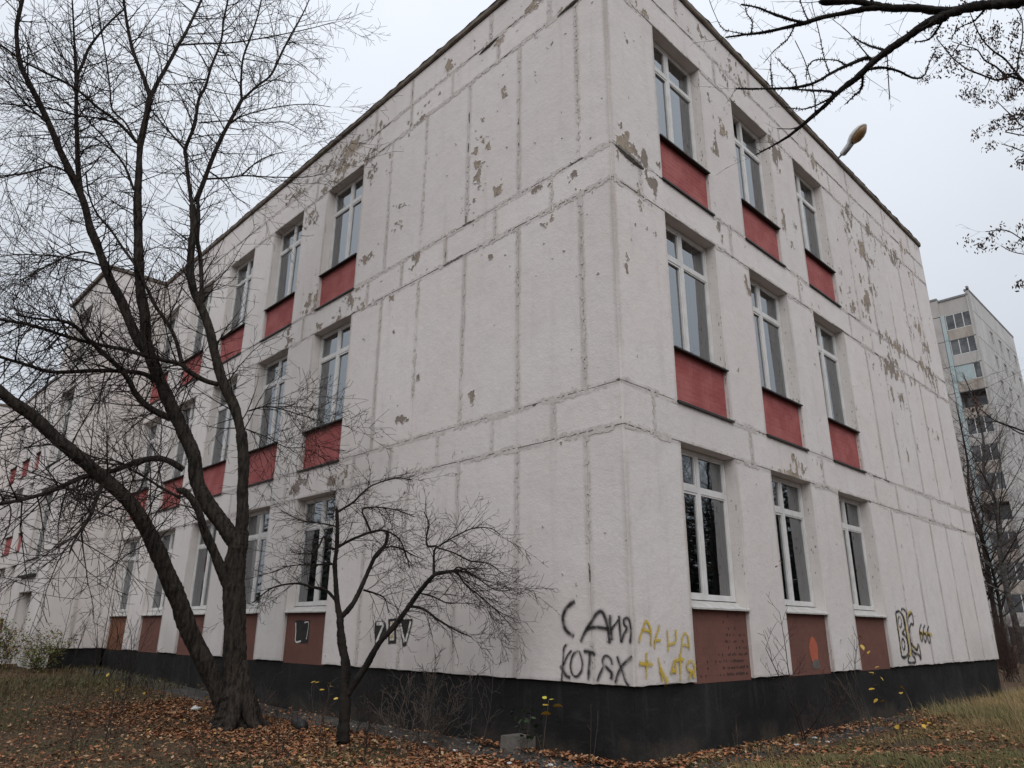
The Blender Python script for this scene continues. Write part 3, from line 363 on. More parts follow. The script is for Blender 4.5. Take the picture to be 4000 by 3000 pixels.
G_YELLOW = [[[[0.097,1.47],[0.134,1.553],[0.189,1.623],[0.231,1.686],[0.28,1.666],[0.317,1.595],[0.316,1.511],[0.31,1.441]],0.016],[[[0.15,1.601],[0.236,1.595],[0.322,1.574]],0.016],[[[0.484,1.661],[0.452,1.596],[0.392,1.511],[0.37,1.406]],0.014],[[[0.365,1.493],[0.494,1.497]],0.016],[[[0.623,1.604],[0.626,1.51],[0.625,1.375]],0.014],[[[0.633,1.453],[0.714,1.46],[0.77,1.474]],0.016],[[[0.792,1.612],[0.776,1.467]],0.015],[[[0.865,1.357],[0.89,1.451],[0.913,1.525],[0.974,1.569],[1.025,1.525],[1.037,1.45],[1.037,1.391]],0.014],[[[0.904,1.451],[1.041,1.428]],0.016],[[[0.217,1.38],[0.206,1.251],[0.195,1.117]],0.018],[[[0.075,1.274],[0.207,1.261],[0.33,1.255]],0.02],[[[0.426,1.329],[0.444,1.252],[0.462,1.176],[0.478,1.079]],0.016],[[[0.44,1.211],[0.509,1.133],[0.579,1.068]],0.034],[[[0.64,1.149],[0.688,1.225],[0.735,1.288],[0.741,1.217],[0.733,1.146]],0.016],[[[0.657,1.184],[0.737,1.181]],0.02],[[[0.853,1.365],[0.829,1.279],[0.831,1.179],[0.818,1.073]],0.016],[[[0.749,1.287],[0.831,1.297],[0.913,1.291]],0.02],[[[0.977,1.081],[1.019,1.137],[1.079,1.171]],0.018],[[[1.106,1.156],[1.115,1.229],[1.064,1.274],[0.992,1.261],[0.959,1.218],[1.009,1.174],[1.092,1.164]],0.018],[[[1.091,1.157],[1.083,1.092]],0.026]]
ZIV_FILL = [[[4.689,1.697],[4.476,1.704],[4.419,1.668],[4.382,1.486],[4.53,1.408],[4.667,1.367],[4.707,1.619]],[[4.365,1.725],[4.169,1.734],[4.135,1.396],[4.329,1.388]],[[4.126,1.724],[3.78,1.723],[3.784,1.667],[3.902,1.363],[3.975,1.366],[4.085,1.653]]]
ZIV_WHITE = [[[[4.658,1.66],[4.56,1.662],[4.454,1.665]],0.02],[[[4.466,1.653],[4.538,1.547],[4.612,1.426]],0.017],[[[4.646,1.411],[4.533,1.432],[4.448,1.452]],0.017],[[[4.258,1.696],[4.248,1.558],[4.239,1.427]],0.04],[[[4.057,1.663],[3.999,1.532],[3.934,1.408]],0.015],[[[3.818,1.695],[3.863,1.561],[3.915,1.418]],0.015]]
ZIV_YEL = [[[[4.24,1.687],[4.258,1.648],[4.275,1.61]],0.008],[[[4.212,1.535],[4.229,1.497],[4.267,1.45]],0.01],[[[4.286,1.473],[4.192,1.467]],0.006]]
VK_BLACK = [[[[7.654,1.936],[7.631,1.736],[7.634,1.545],[7.62,1.318],[7.625,1.184]],0.022],[[[7.654,1.936],[7.819,1.956],[7.935,1.911],[8.015,1.834],[8.029,1.74],[7.969,1.661],[7.812,1.591]],0.02],[[[7.812,1.591],[7.95,1.545],[8.017,1.445],[8.002,1.314],[7.917,1.231],[7.764,1.196],[7.632,1.199]],0.024],[[[7.865,1.777],[7.848,1.735],[7.817,1.703],[7.777,1.688],[7.74,1.692],[7.712,1.716],[7.701,1.754],[7.708,1.796],[7.732,1.834],[7.769,1.859],[7.808,1.865],[7.842,1.85],[7.863,1.818],[7.865,1.777]],0.018],[[[7.856,1.407],[7.84,1.367],[7.812,1.335],[7.777,1.321],[7.744,1.326],[7.72,1.35],[7.711,1.387],[7.718,1.429],[7.74,1.466],[7.773,1.49],[7.808,1.494],[7.837,1.479],[7.855,1.448],[7.856,1.407]],0.018],[[[7.949,1.966],[8.002,2.007],[8.148,1.971],[8.177,1.931],[8.155,1.836],[8.167,1.663],[8.163,1.506],[8.159,1.351],[8.146,1.228],[8.24,1.18],[8.226,1.104],[7.905,1.111],[7.926,1.178],[8.008,1.23]],0.02],[[[7.966,1.927],[7.986,1.771],[8.009,1.623],[8.005,1.468],[7.995,1.276]],0.02],[[[8.206,1.845],[8.356,1.911],[8.482,1.921],[8.444,1.744],[8.327,1.751],[8.222,1.679],[8.165,1.584]],0.02],[[[8.172,1.428],[8.28,1.358],[8.423,1.309],[8.53,1.403],[8.58,1.284],[8.538,1.151],[8.476,1.223],[8.298,1.249],[8.16,1.305]],0.022],[[[8.864,1.749],[8.747,1.674],[8.692,1.545],[8.733,1.449],[8.816,1.505],[8.812,1.586],[8.721,1.594]],0.018],[[[9.064,1.742],[8.944,1.668],[8.888,1.537],[8.928,1.44],[9.014,1.497],[9.01,1.578],[8.918,1.586]],0.018],[[[9.274,1.724],[9.152,1.648],[9.093,1.517],[9.134,1.419],[9.222,1.476],[9.218,1.558],[9.124,1.566]],0.018]]
VK_YEL = [[[[8.233,1.901],[8.398,1.948],[8.487,1.934]],0.035],[[[8.188,1.413],[8.343,1.341],[8.483,1.332]],0.03],[[[7.671,1.875],[7.651,1.583],[7.615,1.259]],0.03],[[[8.021,1.897],[8.065,1.545],[8.039,1.199]],0.05],[[[8.691,1.602],[9.009,1.586],[9.386,1.562]],0.035],[[[8.765,1.602],[8.733,1.465]],0.04]]
SQ_FILL = [[[7.171,1.717],[6.676,1.712],[6.687,1.349],[7.131,1.35]]]
SQ_PALE = [[[[7.156,1.678],[7.123,1.524],[7.098,1.372],[6.916,1.381]],0.02],[[[6.867,1.678],[6.723,1.678],[6.729,1.527],[6.748,1.408]],0.014]]
PEEL_L = [[1.462,11.024,0.248,0.149,1.0],[2.193,10.842,0.118,0.102,0.8],[3.533,11.141,0.131,0.186,1.0],[0.847,10.41,0.129,0.092,0.7],[2.078,9.8,0.053,0.071,0.9],[2.019,9.637,0.045,0.063,0.9],[2.52,9.126,0.071,0.126,1.0],[2.398,8.906,0.084,0.078,1.0],[2.689,8.921,0.056,0.057,1.0],[2.661,8.675,0.071,0.075,1.0],[2.595,8.429,0.132,0.116,1.1],[2.189,7.925,0.08,0.082,1.1],[2.716,8.038,0.039,0.048,0.8],[2.425,8.495,0.076,0.061,0.8],[6.719,11.134,0.458,0.195,1.1],[6.898,10.666,0.396,0.257,1.1],[5.954,10.537,0.212,0.164,1.0],[7.486,11.124,0.355,0.158,0.8],[5.59,11.033,0.119,0.144,0.9],[6.027,11.119,0.185,0.168,0.8],[5.25,10.171,0.14,0.154,0.7],[5.813,10.087,0.131,0.178,1.0],[7.683,10.523,0.18,0.11,1.0],[8.147,10.085,0.297,0.198,1.0],[8.884,11.088,0.404,0.19,0.8],[9.337,11.082,0.337,0.194,0.7],[1.303,7.562,0.127,0.059,0.9],[1.145,7.527,0.078,0.074,0.9],[0.662,7.477,0.115,0.089,1.0],[1.181,6.955,0.106,0.052,1.0],[2.307,6.844,0.071,0.069,0.9],[1.992,6.776,0.048,0.043,0.8],[4.19,7.538,0.139,0.112,1.0],[5.736,8.164,0.157,0.107,1.0],[4.814,8.43,0.102,0.069,0.8],[4.525,8.194,0.068,0.041,0.8],[4.737,8.899,0.128,0.106,0.6],[3.969,10.692,0.195,0.112,0.6],[4.596,10.622,0.157,0.153,0.7],[4.237,10.454,0.15,0.056,0.8],[2.57,9.47,0.032,0.046,0.8],[2.922,11.272,0.07,0.08,0.7],[6.19,7.483,0.231,0.176,1.0],[6.603,7.212,0.169,0.141,1.0],[5.874,7.18,0.221,0.069,0.9],[7.649,7.972,0.337,0.193,1.0],[7.77,7.758,0.273,0.116,0.9],[7.316,7.191,0.194,0.092,1.0],[4.724,6.355,0.048,0.061,0.9],[2.66,4.668,0.063,0.158,1.1],[4.338,4.737,0.131,0.055,1.0],[3.964,5.327,0.034,0.038,0.8],[5.906,4.128,0.155,0.172,1.1],[6.256,4.035,0.267,0.116,1.0],[7.515,4.116,0.305,0.187,1.1],[5.554,4.466,0.071,0.058,0.7],[8.596,7.352,0.185,0.234,1.0],[4.841,7.03,0.069,0.071,0.8]]
PEEL_R = [[0.337,10.127,0.122,0.094,0.8],[0.476,9.63,0.04,0.062,0.7],[0.566,10.081,0.168,0.191,0.5],[1.048,10.519,0.181,0.084,0.9],[0.309,7.763,0.226,0.161,1.3],[0.541,7.729,0.155,0.109,1.1],[0.77,7.794,0.182,0.11,1.1],[1.082,7.819,0.084,0.113,0.9],[0.893,7.46,0.162,0.136,1.2],[0.684,7.004,0.135,0.182,1.2],[0.167,8.023,0.092,0.067,0.8],[0.378,7.983,0.095,0.082,0.9],[0.148,6.15,0.085,0.07,1.0],[0.149,5.923,0.061,0.093,1.0],[3.046,9.54,0.143,0.177,1.0],[2.758,9.003,0.137,0.136,1.0],[2.73,10.144,0.112,0.144,0.7],[3.268,10.097,0.089,0.093,0.8],[3.797,11.082,0.33,0.202,1.0],[2.394,11.142,0.278,0.151,0.6],[2.723,11.337,0.145,0.136,0.8],[3.601,11.428,0.129,0.164,0.6],[5.046,10.209,0.296,0.326,1.1],[5.132,8.676,0.216,0.225,0.9],[5.297,8.308,0.144,0.148,0.9],[2.647,7.517,0.155,0.153,0.8],[6.956,10.815,0.461,0.276,0.8],[7.667,10.805,0.393,0.19,0.6],[8.482,10.203,0.419,0.379,0.9],[9.011,9.691,0.547,0.329,1.0],[9.752,10.412,0.471,0.203,0.8],[11.27,10.37,0.674,0.321,0.8],[12.216,10.972,0.289,0.172,0.9],[6.18,10.691,0.125,0.111,0.7],[4.379,10.583,0.083,0.073,0.7],[8.827,8.248,0.226,0.387,1.1],[8.737,8.833,0.144,0.134,1.0],[7.488,8.019,0.226,0.242,0.8],[7.921,7.875,0.378,0.163,0.8],[3.409,6.788,0.1,0.152,0.9],[9.694,6.996,0.664,0.25,1.2],[9.346,7.727,0.43,0.172,1.0],[9.903,7.699,0.569,0.175,1.0],[10.603,7.703,0.481,0.181,0.9],[9.696,7.222,0.441,0.128,0.9],[7.832,6.076,0.107,0.091,0.9],[8.592,6.746,0.077,0.098,0.8],[9.461,6.461,0.146,0.2,0.9],[10.008,6.405,0.22,0.244,0.9],[9.439,5.779,0.103,0.192,0.9],[9.775,5.074,0.104,0.149,0.8],[12.317,8.527,0.42,0.401,0.8],[12.472,8.141,0.422,0.298,0.8],[12.132,7.711,0.547,0.192,0.9],[12.522,7.559,0.563,0.193,0.9],[12.728,7.274,0.281,0.144,0.8],[4.503,4.064,0.358,0.134,0.8],[5.125,4.216,0.192,0.112,0.8],[4.236,3.883,0.345,0.037,1.0],[11.133,7.052,0.246,0.134,0.8],[9.243,8.857,0.216,0.273,0.8],[12.155,6.016,0.396,0.218,0.5],[11.817,8.678,0.268,0.299,0.7],[10.534,5.417,0.112,0.079,0.7]]
# ------------------------------------------------------------------ the school: frames, panels, windows
ZP, H, BAND = 1.04, 3.30, 0.53
HEAD = [3.83, 7.13, 10.43]
ZPAR, ZTOP = 10.96, 11.58
class Frame:
    """wall plane: u along the wall, d outwards, z up"""
    def __init__(s, o, ud, nd):
        s.o, s.ud, s.nd = np.array(o, float), np.array(ud, float), np.array(nd, float)
        s.flip = np.dot(np.cross(s.ud, (0, 0, 1)), s.nd) < 0
    def __call__(s, u, d, z):
        q = s.o + s.ud*u + s.nd*d
        return (q[0], q[1], z)
    def arr(s, U, D, Z):
        P = s.o[None] + np.outer(U, s.ud) + np.outer(np.broadcast_to(D, np.shape(U)), s.nd)
        P[:, 2] = Z
        return P
def fbox(mb, F, u0, u1, d0, d1, z0, z1):
    mb.hexa([F(u0,d0,z0),F(u1,d0,z0),F(u1,d1,z0),F(u0,d1,z0),F(u0,d0,z1),F(u1,d0,z1),F(u1,d1,z1),F(u0,d1,z1)])

school = empty('school_building', (0, 0, 0), 'three-storey off-white panel school building with red spandrels and peeling paint', 'building')
prng = random.Random(11)
def edge_pts(a, b, n):
    return [a + (b-a)*i/n for i in range(n)]
def panel(F, parent, u0, u1, z0, z1, rag=.003, rag_bottom=None, mat='stucco', gap=.0020, dd=0.0, name='wall_panel'):
    """one precast panel: jittered outline, chamfered rim, thickness"""
    u0 += gap; u1 -= gap; z0 += gap; z1 -= gap
    rb = rag if rag_bottom is None else rag_bottom
    nu = max(2, min(8, int((u1-u0)/.3))); nz = max(2, min(7, int((z1-z0)/.42)))
    if rb > .004: nu = min(12, nu*3)
    c = .0045
    o, i = [], []
    for u in edge_pts(u0, u1, nu):
        j = prng.random()*rb; o.append((u, z0+j)); i.append((min(max(u, u0+c), u1-c), z0+j+c))
    for z in edge_pts(z0, z1, nz):
        j = prng.random()*rag; o.append((u1-j, z)); i.append((u1-j-c, min(max(z, z0+c), z1-c)))
    for u in edge_pts(u1, u0, nu):
        j = prng.random()*rag; o.append((u, z1-j)); i.append((min(max(u, u0+c), u1-c), z1-j-c))
    for z in edge_pts(z1, z0, nz):
        j = prng.random()*rag; o.append((u0+j, z)); i.append((u0+j+c, min(max(z, z0+c), z1-c)))
    mb = MB(); n = len(o); t1, t2 = prng.uniform(-.0012, .0012), prng.uniform(-.0012, .0012)
    def add(pts, d, tilt=0):
        return [mb.vert(F(u, d + dd + tilt*(t1 if u > (u0+u1)/2 else t2), z), (u-u0, z-z0), (u1-u, z1-z)) for u, z in pts]
    A = add(i, 0.0, 1); B = add(o, -.005); Cc = add(o, -.032)
    fl = F.flip
    mb.f.append(A[::-1] if fl else A)
    for k in range(n):
        l = (k+1) % n
        for P, Q in ((B, A), (Cc, B)):
            q = [P[k], P[l], Q[l], Q[k]]
            mb.f.append(q[::-1] if fl else q)
    return link(name, mb.mesh(name, uv=True), parent, M[mat])

def bricks(F, parent, u0, u1, z0, z1, d, mat, name='brick_infill', seed=0):
    """painted brickwork: each brick its own proud block, joints recessed"""
    rg = random.Random(seed); mb = MB()
    ch, bl, g = .0745, .252, .0035
    nz = max(1, round((z1-z0)/ch)); ch = (z1-z0)/nz
    for r in range(nz):
        u = u0 - (bl/2 if r % 2 else 0)
        while u < u1-.001:
            a, b = max(u, u0), min(u+bl, u1)
            if b-a > .03:
                j = rg.uniform(-.0007, .0007)
                fbox(mb, F, a+g/2, b-g/2, d-.02, d+j, z0+r*ch+g/2, z0+(r+1)*ch-g/2)
            u += bl
    fbox(mb, F, u0, u1, d-.05, d-.0013, z0, z1)
    return tag(link(name, mb.mesh(name), parent, M[mat]), kind='stuff')

def window(F, parent, u0, u1, z0, z1, d=-.165, mul=.465, tr=.275, blind=.5, open_vent=False, sill='dark'):
    """plastic frame with mullion, transom and four lights"""
    mb = MB(); fwid, dep = .05, .07
    um = u0 + (u1-u0)*mul; zt = z1 - (z1-z0)*tr
    e = .004
    # outer frame, butted
    fbox(mb, F, u0+e, u0+fwid, d-dep, d, z0, z1-e); fbox(mb, F, u1-fwid, u1-e, d-dep, d, z0, z1-e)
    fbox(mb, F, u0+fwid, u1-fwid, d-dep, d-.001, z1-fwid, z1-e); fbox(mb, F, u0+fwid, u1-fwid, d-dep, d-.001, z0, z0+fwid)
    fbox(mb, F, um-.034, um+.034, d-dep, d-.002, z0+fwid, z1-fwid)
    fbox(mb, F, u0+fwid, um-.034, d-dep, d-.003, zt-.034, zt+.034); fbox(mb, F, um+.034, u1-fwid, d-dep, d-.003, zt-.034, zt+.034)
    lights = [(u0+fwid, um-.034, z0+fwid, zt-.034), (um+.034, u1-fwid, z0+fwid, zt-.034),
              (u0+fwid, um-.034, zt+.034, z1-fwid), (um+.034, u1-fwid, zt+.034, z1-fwid)]
    for k, (a, b, c0, c1) in enumerate(lights):          # sash rims, set back
        s = .032 if k in (0, 2) else .020
        if open_vent and k == 2: continue
        fbox(mb, F, a, a+s, d-.055, d-.010, c0, c1); fbox(mb, F, b-s, b, d-.055, d-.010, c0, c1)
        fbox(mb, F, a+s, b-s, d-.055, d-.011, c0, c0+s); fbox(mb, F, a+s, b-s, d-.055, d-.011, c1-s, c1)
    wo = link('window', mb.mesh('window'), parent, M['pvc'])
    for k, (a, b, c0, c1) in enumerate(lights):
        mp = MB()
        if open_vent and k == 2:                          # top vent tilted inwards
            pts = [F(a, d-.03, c0), F(b, d-.03, c0), F(b, d-.20, c1-.02), F(a, d-.20, c1-.02)]
            mp.poly(pts, F.flip)
            ms = MB(); s = .038
            for (x0, x1, t0, t1_) in ((a, a+s, 0, 1), (b-s, b, 0, 1), (a+s, b-s, 0, .08), (a+s, b-s, .92, 1)):
                q = []
                for dz_ in (0, .035):
                    for (x, tt) in ((x0, t0), (x1, t0), (x1, t1_), (x0, t1_)):
                        q.append(F(x, d-.028-.17*tt-dz_, c0+(c1-.02-c0)*tt))
                ms.hexa(q)
            link('sash', ms.mesh('sash'), wo, M['pvc'])
        else:
            tu, tz = prng.uniform(-.004, .004), prng.uniform(-.006, .006)
            mp.poly([F(a, d-.035-tu-tz, c0), F(b, d-.035+tu-tz, c0), F(b, d-.035+tu+tz, c1), F(a, d-.035-tu+tz, c1)], F.flip)
        link('pane', mp.mesh('pane'), wo, M['glass'])
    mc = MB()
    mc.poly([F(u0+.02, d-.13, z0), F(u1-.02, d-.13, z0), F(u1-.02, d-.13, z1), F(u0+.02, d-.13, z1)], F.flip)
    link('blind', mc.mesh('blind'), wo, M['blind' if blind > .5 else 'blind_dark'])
    vr = random.Random(int(abs(u0)*91+z0*37+abs(F.nd[0])*5)); q = vr.random()
    if q < .34:                                       # roller blind partly drawn
        mr_ = MB(); zz = z1-(z1-z0)*vr.uniform(.15, .45)
        mr_.poly([F(u0+.05, d-.10, zz), F(u1-.05, d-.10, zz), F(u1-.05, d-.10, z1), F(u0+.05, d-.10, z1)], F.flip)
        link('roller_blind', mr_.mesh('roller_blind'), wo, M['roller'])
    elif q < .62:                                     # gathered curtain at one side
        mr_ = MB(); a_ = u0+.05 if vr.random() < .5 else u1-.05-.34; k_ = 18; lo_, hi_ = [], []
        for i_ in range(k_+1):
            uu_ = a_+.34*i_/k_; dd_ = d-.10+.012*math.sin(i_*1.9)
            lo_.append(mr_.vert(F(uu_, dd_, z0+.03))); hi_.append(mr_.vert(F(uu_, dd_, z1-.02)))
        for i_ in range(k_): mr_.f.append([lo_[i_], lo_[i_+1], hi_[i_+1], hi_[i_]])
        link('curtain', mr_.mesh('curtain'), wo, M['roller'])
    ms = MB()
    if sill == 'dark':
        ms.hexa([F(u0-.012, d-.02, z0-.018), F(u1+.012, d-.02, z0-.018), F(u1+.012, .030, z0-.044), F(u0-.012, .030, z0-.044),
                 F(u0-.012, d-.02, z0-.004), F(u1+.012, d-.02, z0-.004), F(u1+.012, .030, z0-.022), F(u0-.012, .030, z0-.022)])
        link('window_sill', ms.mesh('window_sill'), wo, M['black_tin'])
    elif sill == 'pale':
        ms.hexa([F(u0-.006, d-.02, z0-.045), F(u1+.006, d-.02, z0-.045), F(u1+.012, .030, z0-.118), F(u0-.012, .030, z0-.118),
                 F(u0-.006, d-.02, z0-.006), F(u1+.006, d-.02, z0-.006), F(u1+.012, .030, z0-.098), F(u0-.012, .030, z0-.098)])
        link('window_sill', ms.mesh('window_sill'), wo, M['tin'])
    return wo

def facade(F, U0, U1, cols, tall, band, par, floors=(0, 1, 2), coping=True, lower_brown=True, seed=1, vents=(), open_far=False):
    """panel facade with window bays; returns the wall part"""
    rg = random.Random(seed)
    core = MB()
    piers, last = [], U0
    for a, b in cols:
        piers.append((last, a)); last = b
    piers.append((last, U1))
    for a, b in piers:
        if b-a > .02:
            fbox(core, F, a+(.003 if a != U0 else .02), b-(.003 if b != U1 else .02), -.42, -.010, ZP+.01, ZTOP-.02)
    zb = [(HEAD[k], HEAD[k]+BAND) for k in (0, 1)] + [(HEAD[2], ZTOP-.02)]
    for a, b in cols:
        for z0, z1 in zb:
            fbox(core, F, a-.002, b+.002, -.42, -.012, z0+.003, z1-.003)
    wall = link('wall', core.mesh('wall'), school, M['reveal'])
    # tall panels and piers
    zr = [(ZP, HEAD[0]), (HEAD[0]+BAND, HEAD[1]), (HEAD[1]+BAND, HEAD[2])]
    for k, (z0, z1) in enumerate(zr):
        for a, b in piers:
            js = [a] + [t for t in tall if a+.1 < t < b-.1] + [b]
            for x0, x1 in zip(js[:-1], js[1:]):
                panel(F, wall, x0 + (.006 if x0 == U0 else 0), x1, z0, z1, .004, .014 if k == 0 else None)
    for k in (0, 1, 2):
        js = [U0+.006] + [t for t in band if U0+.1 < t < U1-.1] + [U1]
        for x0, x1 in zip(js[:-1], js[1:]):
            panel(F, wall, x0, x1, HEAD[k], HEAD[k]+BAND, .005, .007, dd=.002)
    js = [U0+.006] + [t for t in par if U0+.1 < t < U1-.1] + [U1]
    for x0, x1 in zip(js[:-1], js[1:]):
        panel(F, wall, x0, x1, ZPAR, ZTOP, .005, .008)
    # windows and infill
    for ci, (a, b) in enumerate(cols):
        for k in floors:
            z0 = 1.955 if k == 0 else HEAD[k-1]+BAND+.775
            window(F, school, a, b, z0, HEAD[k], mul=.465 if F is not FL else .5, blind=.9 if rg.random() < .8 else .3,
                   open_vent=(ci, k) in vents, sill='pale' if k == 0 else 'dark')
            if k == 0:
                bricks(F, wall, a+.004, b-.004, ZP-.015, 1.868, -.047, 'brown' if not (F is FL and ci == 4) else 'rustbrown', seed=ci+seed*10)
            else:
                zs = HEAD[k-1]+BAND
                bricks(F, wall, a+.004, b-.004, zs+.012, z0-.03, -.055, 'red', seed=ci+k*7+seed*10)
                ms = MB()
                fbox(ms, F, a-.03, b+.035, -.05, .034, zs-.006, zs+.008); fbox(ms, F, a-.03, b+.035, .022, .034, zs-.022, zs-.007)
                link('flashing', ms.mesh('flashing'), wall, M['black_tin'])
    if coping:
        u = U0 - (.10 if U0 == 0 else 0)
        while u < U1-.05:
            w = min(rg.uniform(1.7, 2.3), U1-u)
            if U1-u-w < .5: w = U1-u
            cm = MB(); n = 8
            prof = [(-.3, ZTOP+.004), (.030, ZTOP+.004), (.050, ZTOP+.025), (.055, ZTOP+.085), (.048, ZTOP+.11), (-.3, ZTOP+.125)]
            ring = []
            for i in range(n+1):
                uu_ = u + w*i/n
                jj = [rg.uniform(-.006, .006) for _ in prof]
                ring.append([cm.vert(F(uu_, dd_+(jj[q] if 0 < q < 5 else 0), zz+(jj[-q] if q in (2, 3, 4) else 0))) for q, (dd_, zz) in enumerate(prof)])
            for i in range(n):
                for q in range(len(prof)-1):
                    ff = [ring[i][q], ring[i+1][q], ring[i+1][q+1], ring[i][q+1]]
                    cm.f.append(ff[::-1] if F.flip else ff)
            cm.f.append(ring[0][::-1]); cm.f.append(ring[-1][:])
            link('coping', cm.mesh('coping'), wall, M['coping'])
            # ragged felt lip
            fm = MB(); n = 14; lo, hi = [], []
            for i in range(n+1):
                uu_ = u + w*i/n
                lo.append(fm.vert(F(uu_, .064+rg.uniform(-.012, .008), ZTOP+.110+rg.uniform(-.02, .006))))
                hi.append(fm.vert(F(uu_, -.1, ZTOP+.138+rg.uniform(0, .010))))
            for i in range(n): fm.f.append([lo[i], lo[i+1], hi[i+1], hi[i]])
            link('felt_edge', fm.mesh('felt_edge'), wall, M['felt'])
            u += w
    return wall

FL = Frame((0, 0, 0), (-1, 0, 0), (0, -1, 0))
FR = Frame((0, 0, 0), (0, 1, 0), (1, 0, 0))
colsL = [(6.14+2.392*k, 7.49+2.392*k) for k in range(5)]
colsR = [(1.17+2.347*k, 2.485+2.347*k) for k in range(3)]
tallL = [.55, 1.72, 2.90, 4.08, 5.15]
bandL = [1.07, 2.21, 3.39, 4.58, 5.64, 7.99, 10.38, 12.77, 15.17]
parL = [1.25, 2.41, 4.61, 5.80, 8.2, 10.6, 13.0, 15.4]
tallR = [8.25, 9.23, 10.41, 11.46, 12.58]
bandR = [.62, 2.99, 5.36, 7.62, 8.72, 9.80, 10.74, 11.95, 12.9]
parR = [1.9, 4.3, 6.7, 8.7, 10.9, 12.7]
wallL = facade(FL, 0, 17.2, colsL, tallL, bandL, parL, seed=1)
wallR = facade(FR, 0, 13.71, colsR, tallR, bandR, parR, seed=2, vents=((1, 2),))

# projecting stair bay, the wing beyond it and the far cross wing
FWs = Frame((-17.2, 0, 0), (0, -1, 0), (1, 0, 0))
FWf = Frame((-17.2, -1.6, 0), (-1, 0, 0), (0, -1, 0))
FL2 = Frame((-21.1, 0, 0), (-1, 0, 0), (0, -1, 0))
FE = Frame((-36.2, 0, 0), (0, -1, 0), (1, 0, 0))
facade(FWs, 0, 1.6, [], [.8], [.4, 1.2], [.8], seed=3)
def bay_front():
    F = FWf; core = MB()
    a, b = 1.25, 2.75
    for x0, x1 in ((0, a), (b, 3.9)):
        fbox(core, F, x0+.02, x1-.003, -.4, -.015, .2, ZTOP-.02)
    for z0, z1 in ((2.46, 3.35), (5.35, 6.05), (8.3, 9.0), (10.9, ZTOP-.02)):
        fbox(core, F, a-.002, b+.002, -.4, -.018, z0, z1)
    wall = link('wall', core.mesh('wall'), school, M['reveal'])
    for z0, z1 in ((ZP, HEAD[0]), (HEAD[0], HEAD[1]), (HEAD[1], HEAD[2]), (HEAD[2], ZTOP)):
        panel(F, wall, .006, a, z0, z1); panel(F, wall, b, 3.9, z0, z1)
    for z0, z1 in ((2.46, 3.35), (5.35, 6.05), (8.3, 9.0), (10.9, ZTOP)):
        panel(F, wall, a, b, z0, z1)
    for z0, z1 in ((3.35, 5.35), (6.05, 8.3), (9.0, 10.9)):
        window(F, school, a, b, z0+.02, z1, mul=.5, blind=.3)
    dm = MB(); fbox(dm, F, a+.01, b-.01, -.32, -.25, .55, 2.45)
    door = link('door', dm.mesh('door'), school, M['tin'])
    hm = MB(); fbox(hm, F, a+.12, a+.15, -.25, -.19, 1.45, 1.62); link('door_handle', hm.mesh('door_handle'), door, M['steel'])
    cm = MB(); fbox(cm, F, a-.1, b+.1, -.1, .10, 2.86, 2.92); link('flashing', cm.mesh('flashing'), wall, M['black_tin'])
    cm = MB(); fbox(cm, F, 0, 3.9, -.3, .08, ZTOP+.004, ZTOP+.13); link('coping', cm.mesh('coping'), wall, M['coping'])
    # red paint dab on the pier
    return wall
bay_front()
cols2 = [(.75+2.392*k, 2.10+2.392*k) for k in range(6)]
facade(FL2, 0, 15.1, cols2, [], [2.7, 5.1, 7.5, 9.9, 12.3], [3.9, 7.5, 11.1], seed=5)
facade(FE, 0, 12, [(1.2+2.4*k, 2.55+2.4*k) for k in range(4)], [], [2.7, 5.1, 7.5, 9.9], [3.9, 7.5], seed=6)

# body behind the walls: interior faces, floors, roof, unseen sides, plinth
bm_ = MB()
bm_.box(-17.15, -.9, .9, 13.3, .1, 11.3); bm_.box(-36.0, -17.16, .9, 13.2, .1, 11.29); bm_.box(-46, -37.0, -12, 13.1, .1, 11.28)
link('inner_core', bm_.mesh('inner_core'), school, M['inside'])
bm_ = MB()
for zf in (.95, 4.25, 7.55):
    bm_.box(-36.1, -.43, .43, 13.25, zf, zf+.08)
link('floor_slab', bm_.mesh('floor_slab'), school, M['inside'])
bm_ = MB()
bm_.box(-36.5, -.25, .25, 13.5, ZTOP-.06, ZTOP+.10); bm_.box(-46, -36.6, -12, 13.4, ZTOP-.05, ZTOP+.11); bm_.box(-21.0, -17.3, -1.5, .24, ZTOP-.04, ZTOP+.12)
link('roof', bm_.mesh('roof'), school, M['felt'])
bm_ = MB()
bm_.box(-46, -.02, 13.35, 13.69, ZP, ZTOP); bm_.box(-46.4, -46.05, -12, 13.6, .1, ZTOP+.02)
bm_.box(-46, -36.3, -12.3, -12.02, .1, ZTOP+.01); bm_.box(-21.1, -20.8, -1.58, -.03, .1, ZTOP+.03)
link('wall', bm_.mesh('wall'), school, M['reveal'])
def plinth_box(mb, F, a, b, z1=ZP+.012):
    # jittered black-painted base, slightly behind the panels
    n = max(2, int((b-a)/.25)); rg = random.Random(int(a*7+b*13))
    bot = [mb.vert(F(a+(b-a)*i/n, -.050, -.4)) for i in range(n+1)]
    top = [mb.vert(F(a+(b-a)*i/n, -.050+rg.uniform(-.002, .002), z1+rg.uniform(-.03, .0))) for i in range(n+1)]
    back = [mb.vert(F(a+(b-a)*i/n, -.40, z1)) for i in range(n+1)]
    for i in range(n):
        for q in ([bot[i], bot[i+1], top[i+1], top[i]], [top[i], top[i+1], back[i+1], back[i]]):
            mb.f.append(q[::-1] if F.flip else q)
for F, a, b in ((FL, .05, 17.2), (FR, .05, 13.64), (FWs, 0, 1.55), (FWf, .05, 1.25), (FWf, 2.75, 3.9), (FL2, 0, 15.1), (FE, 0, 12)):
    mb = MB(); plinth_box(mb, F, a, b)
    link('plinth', mb.mesh('plinth'), school, M['plinth'])

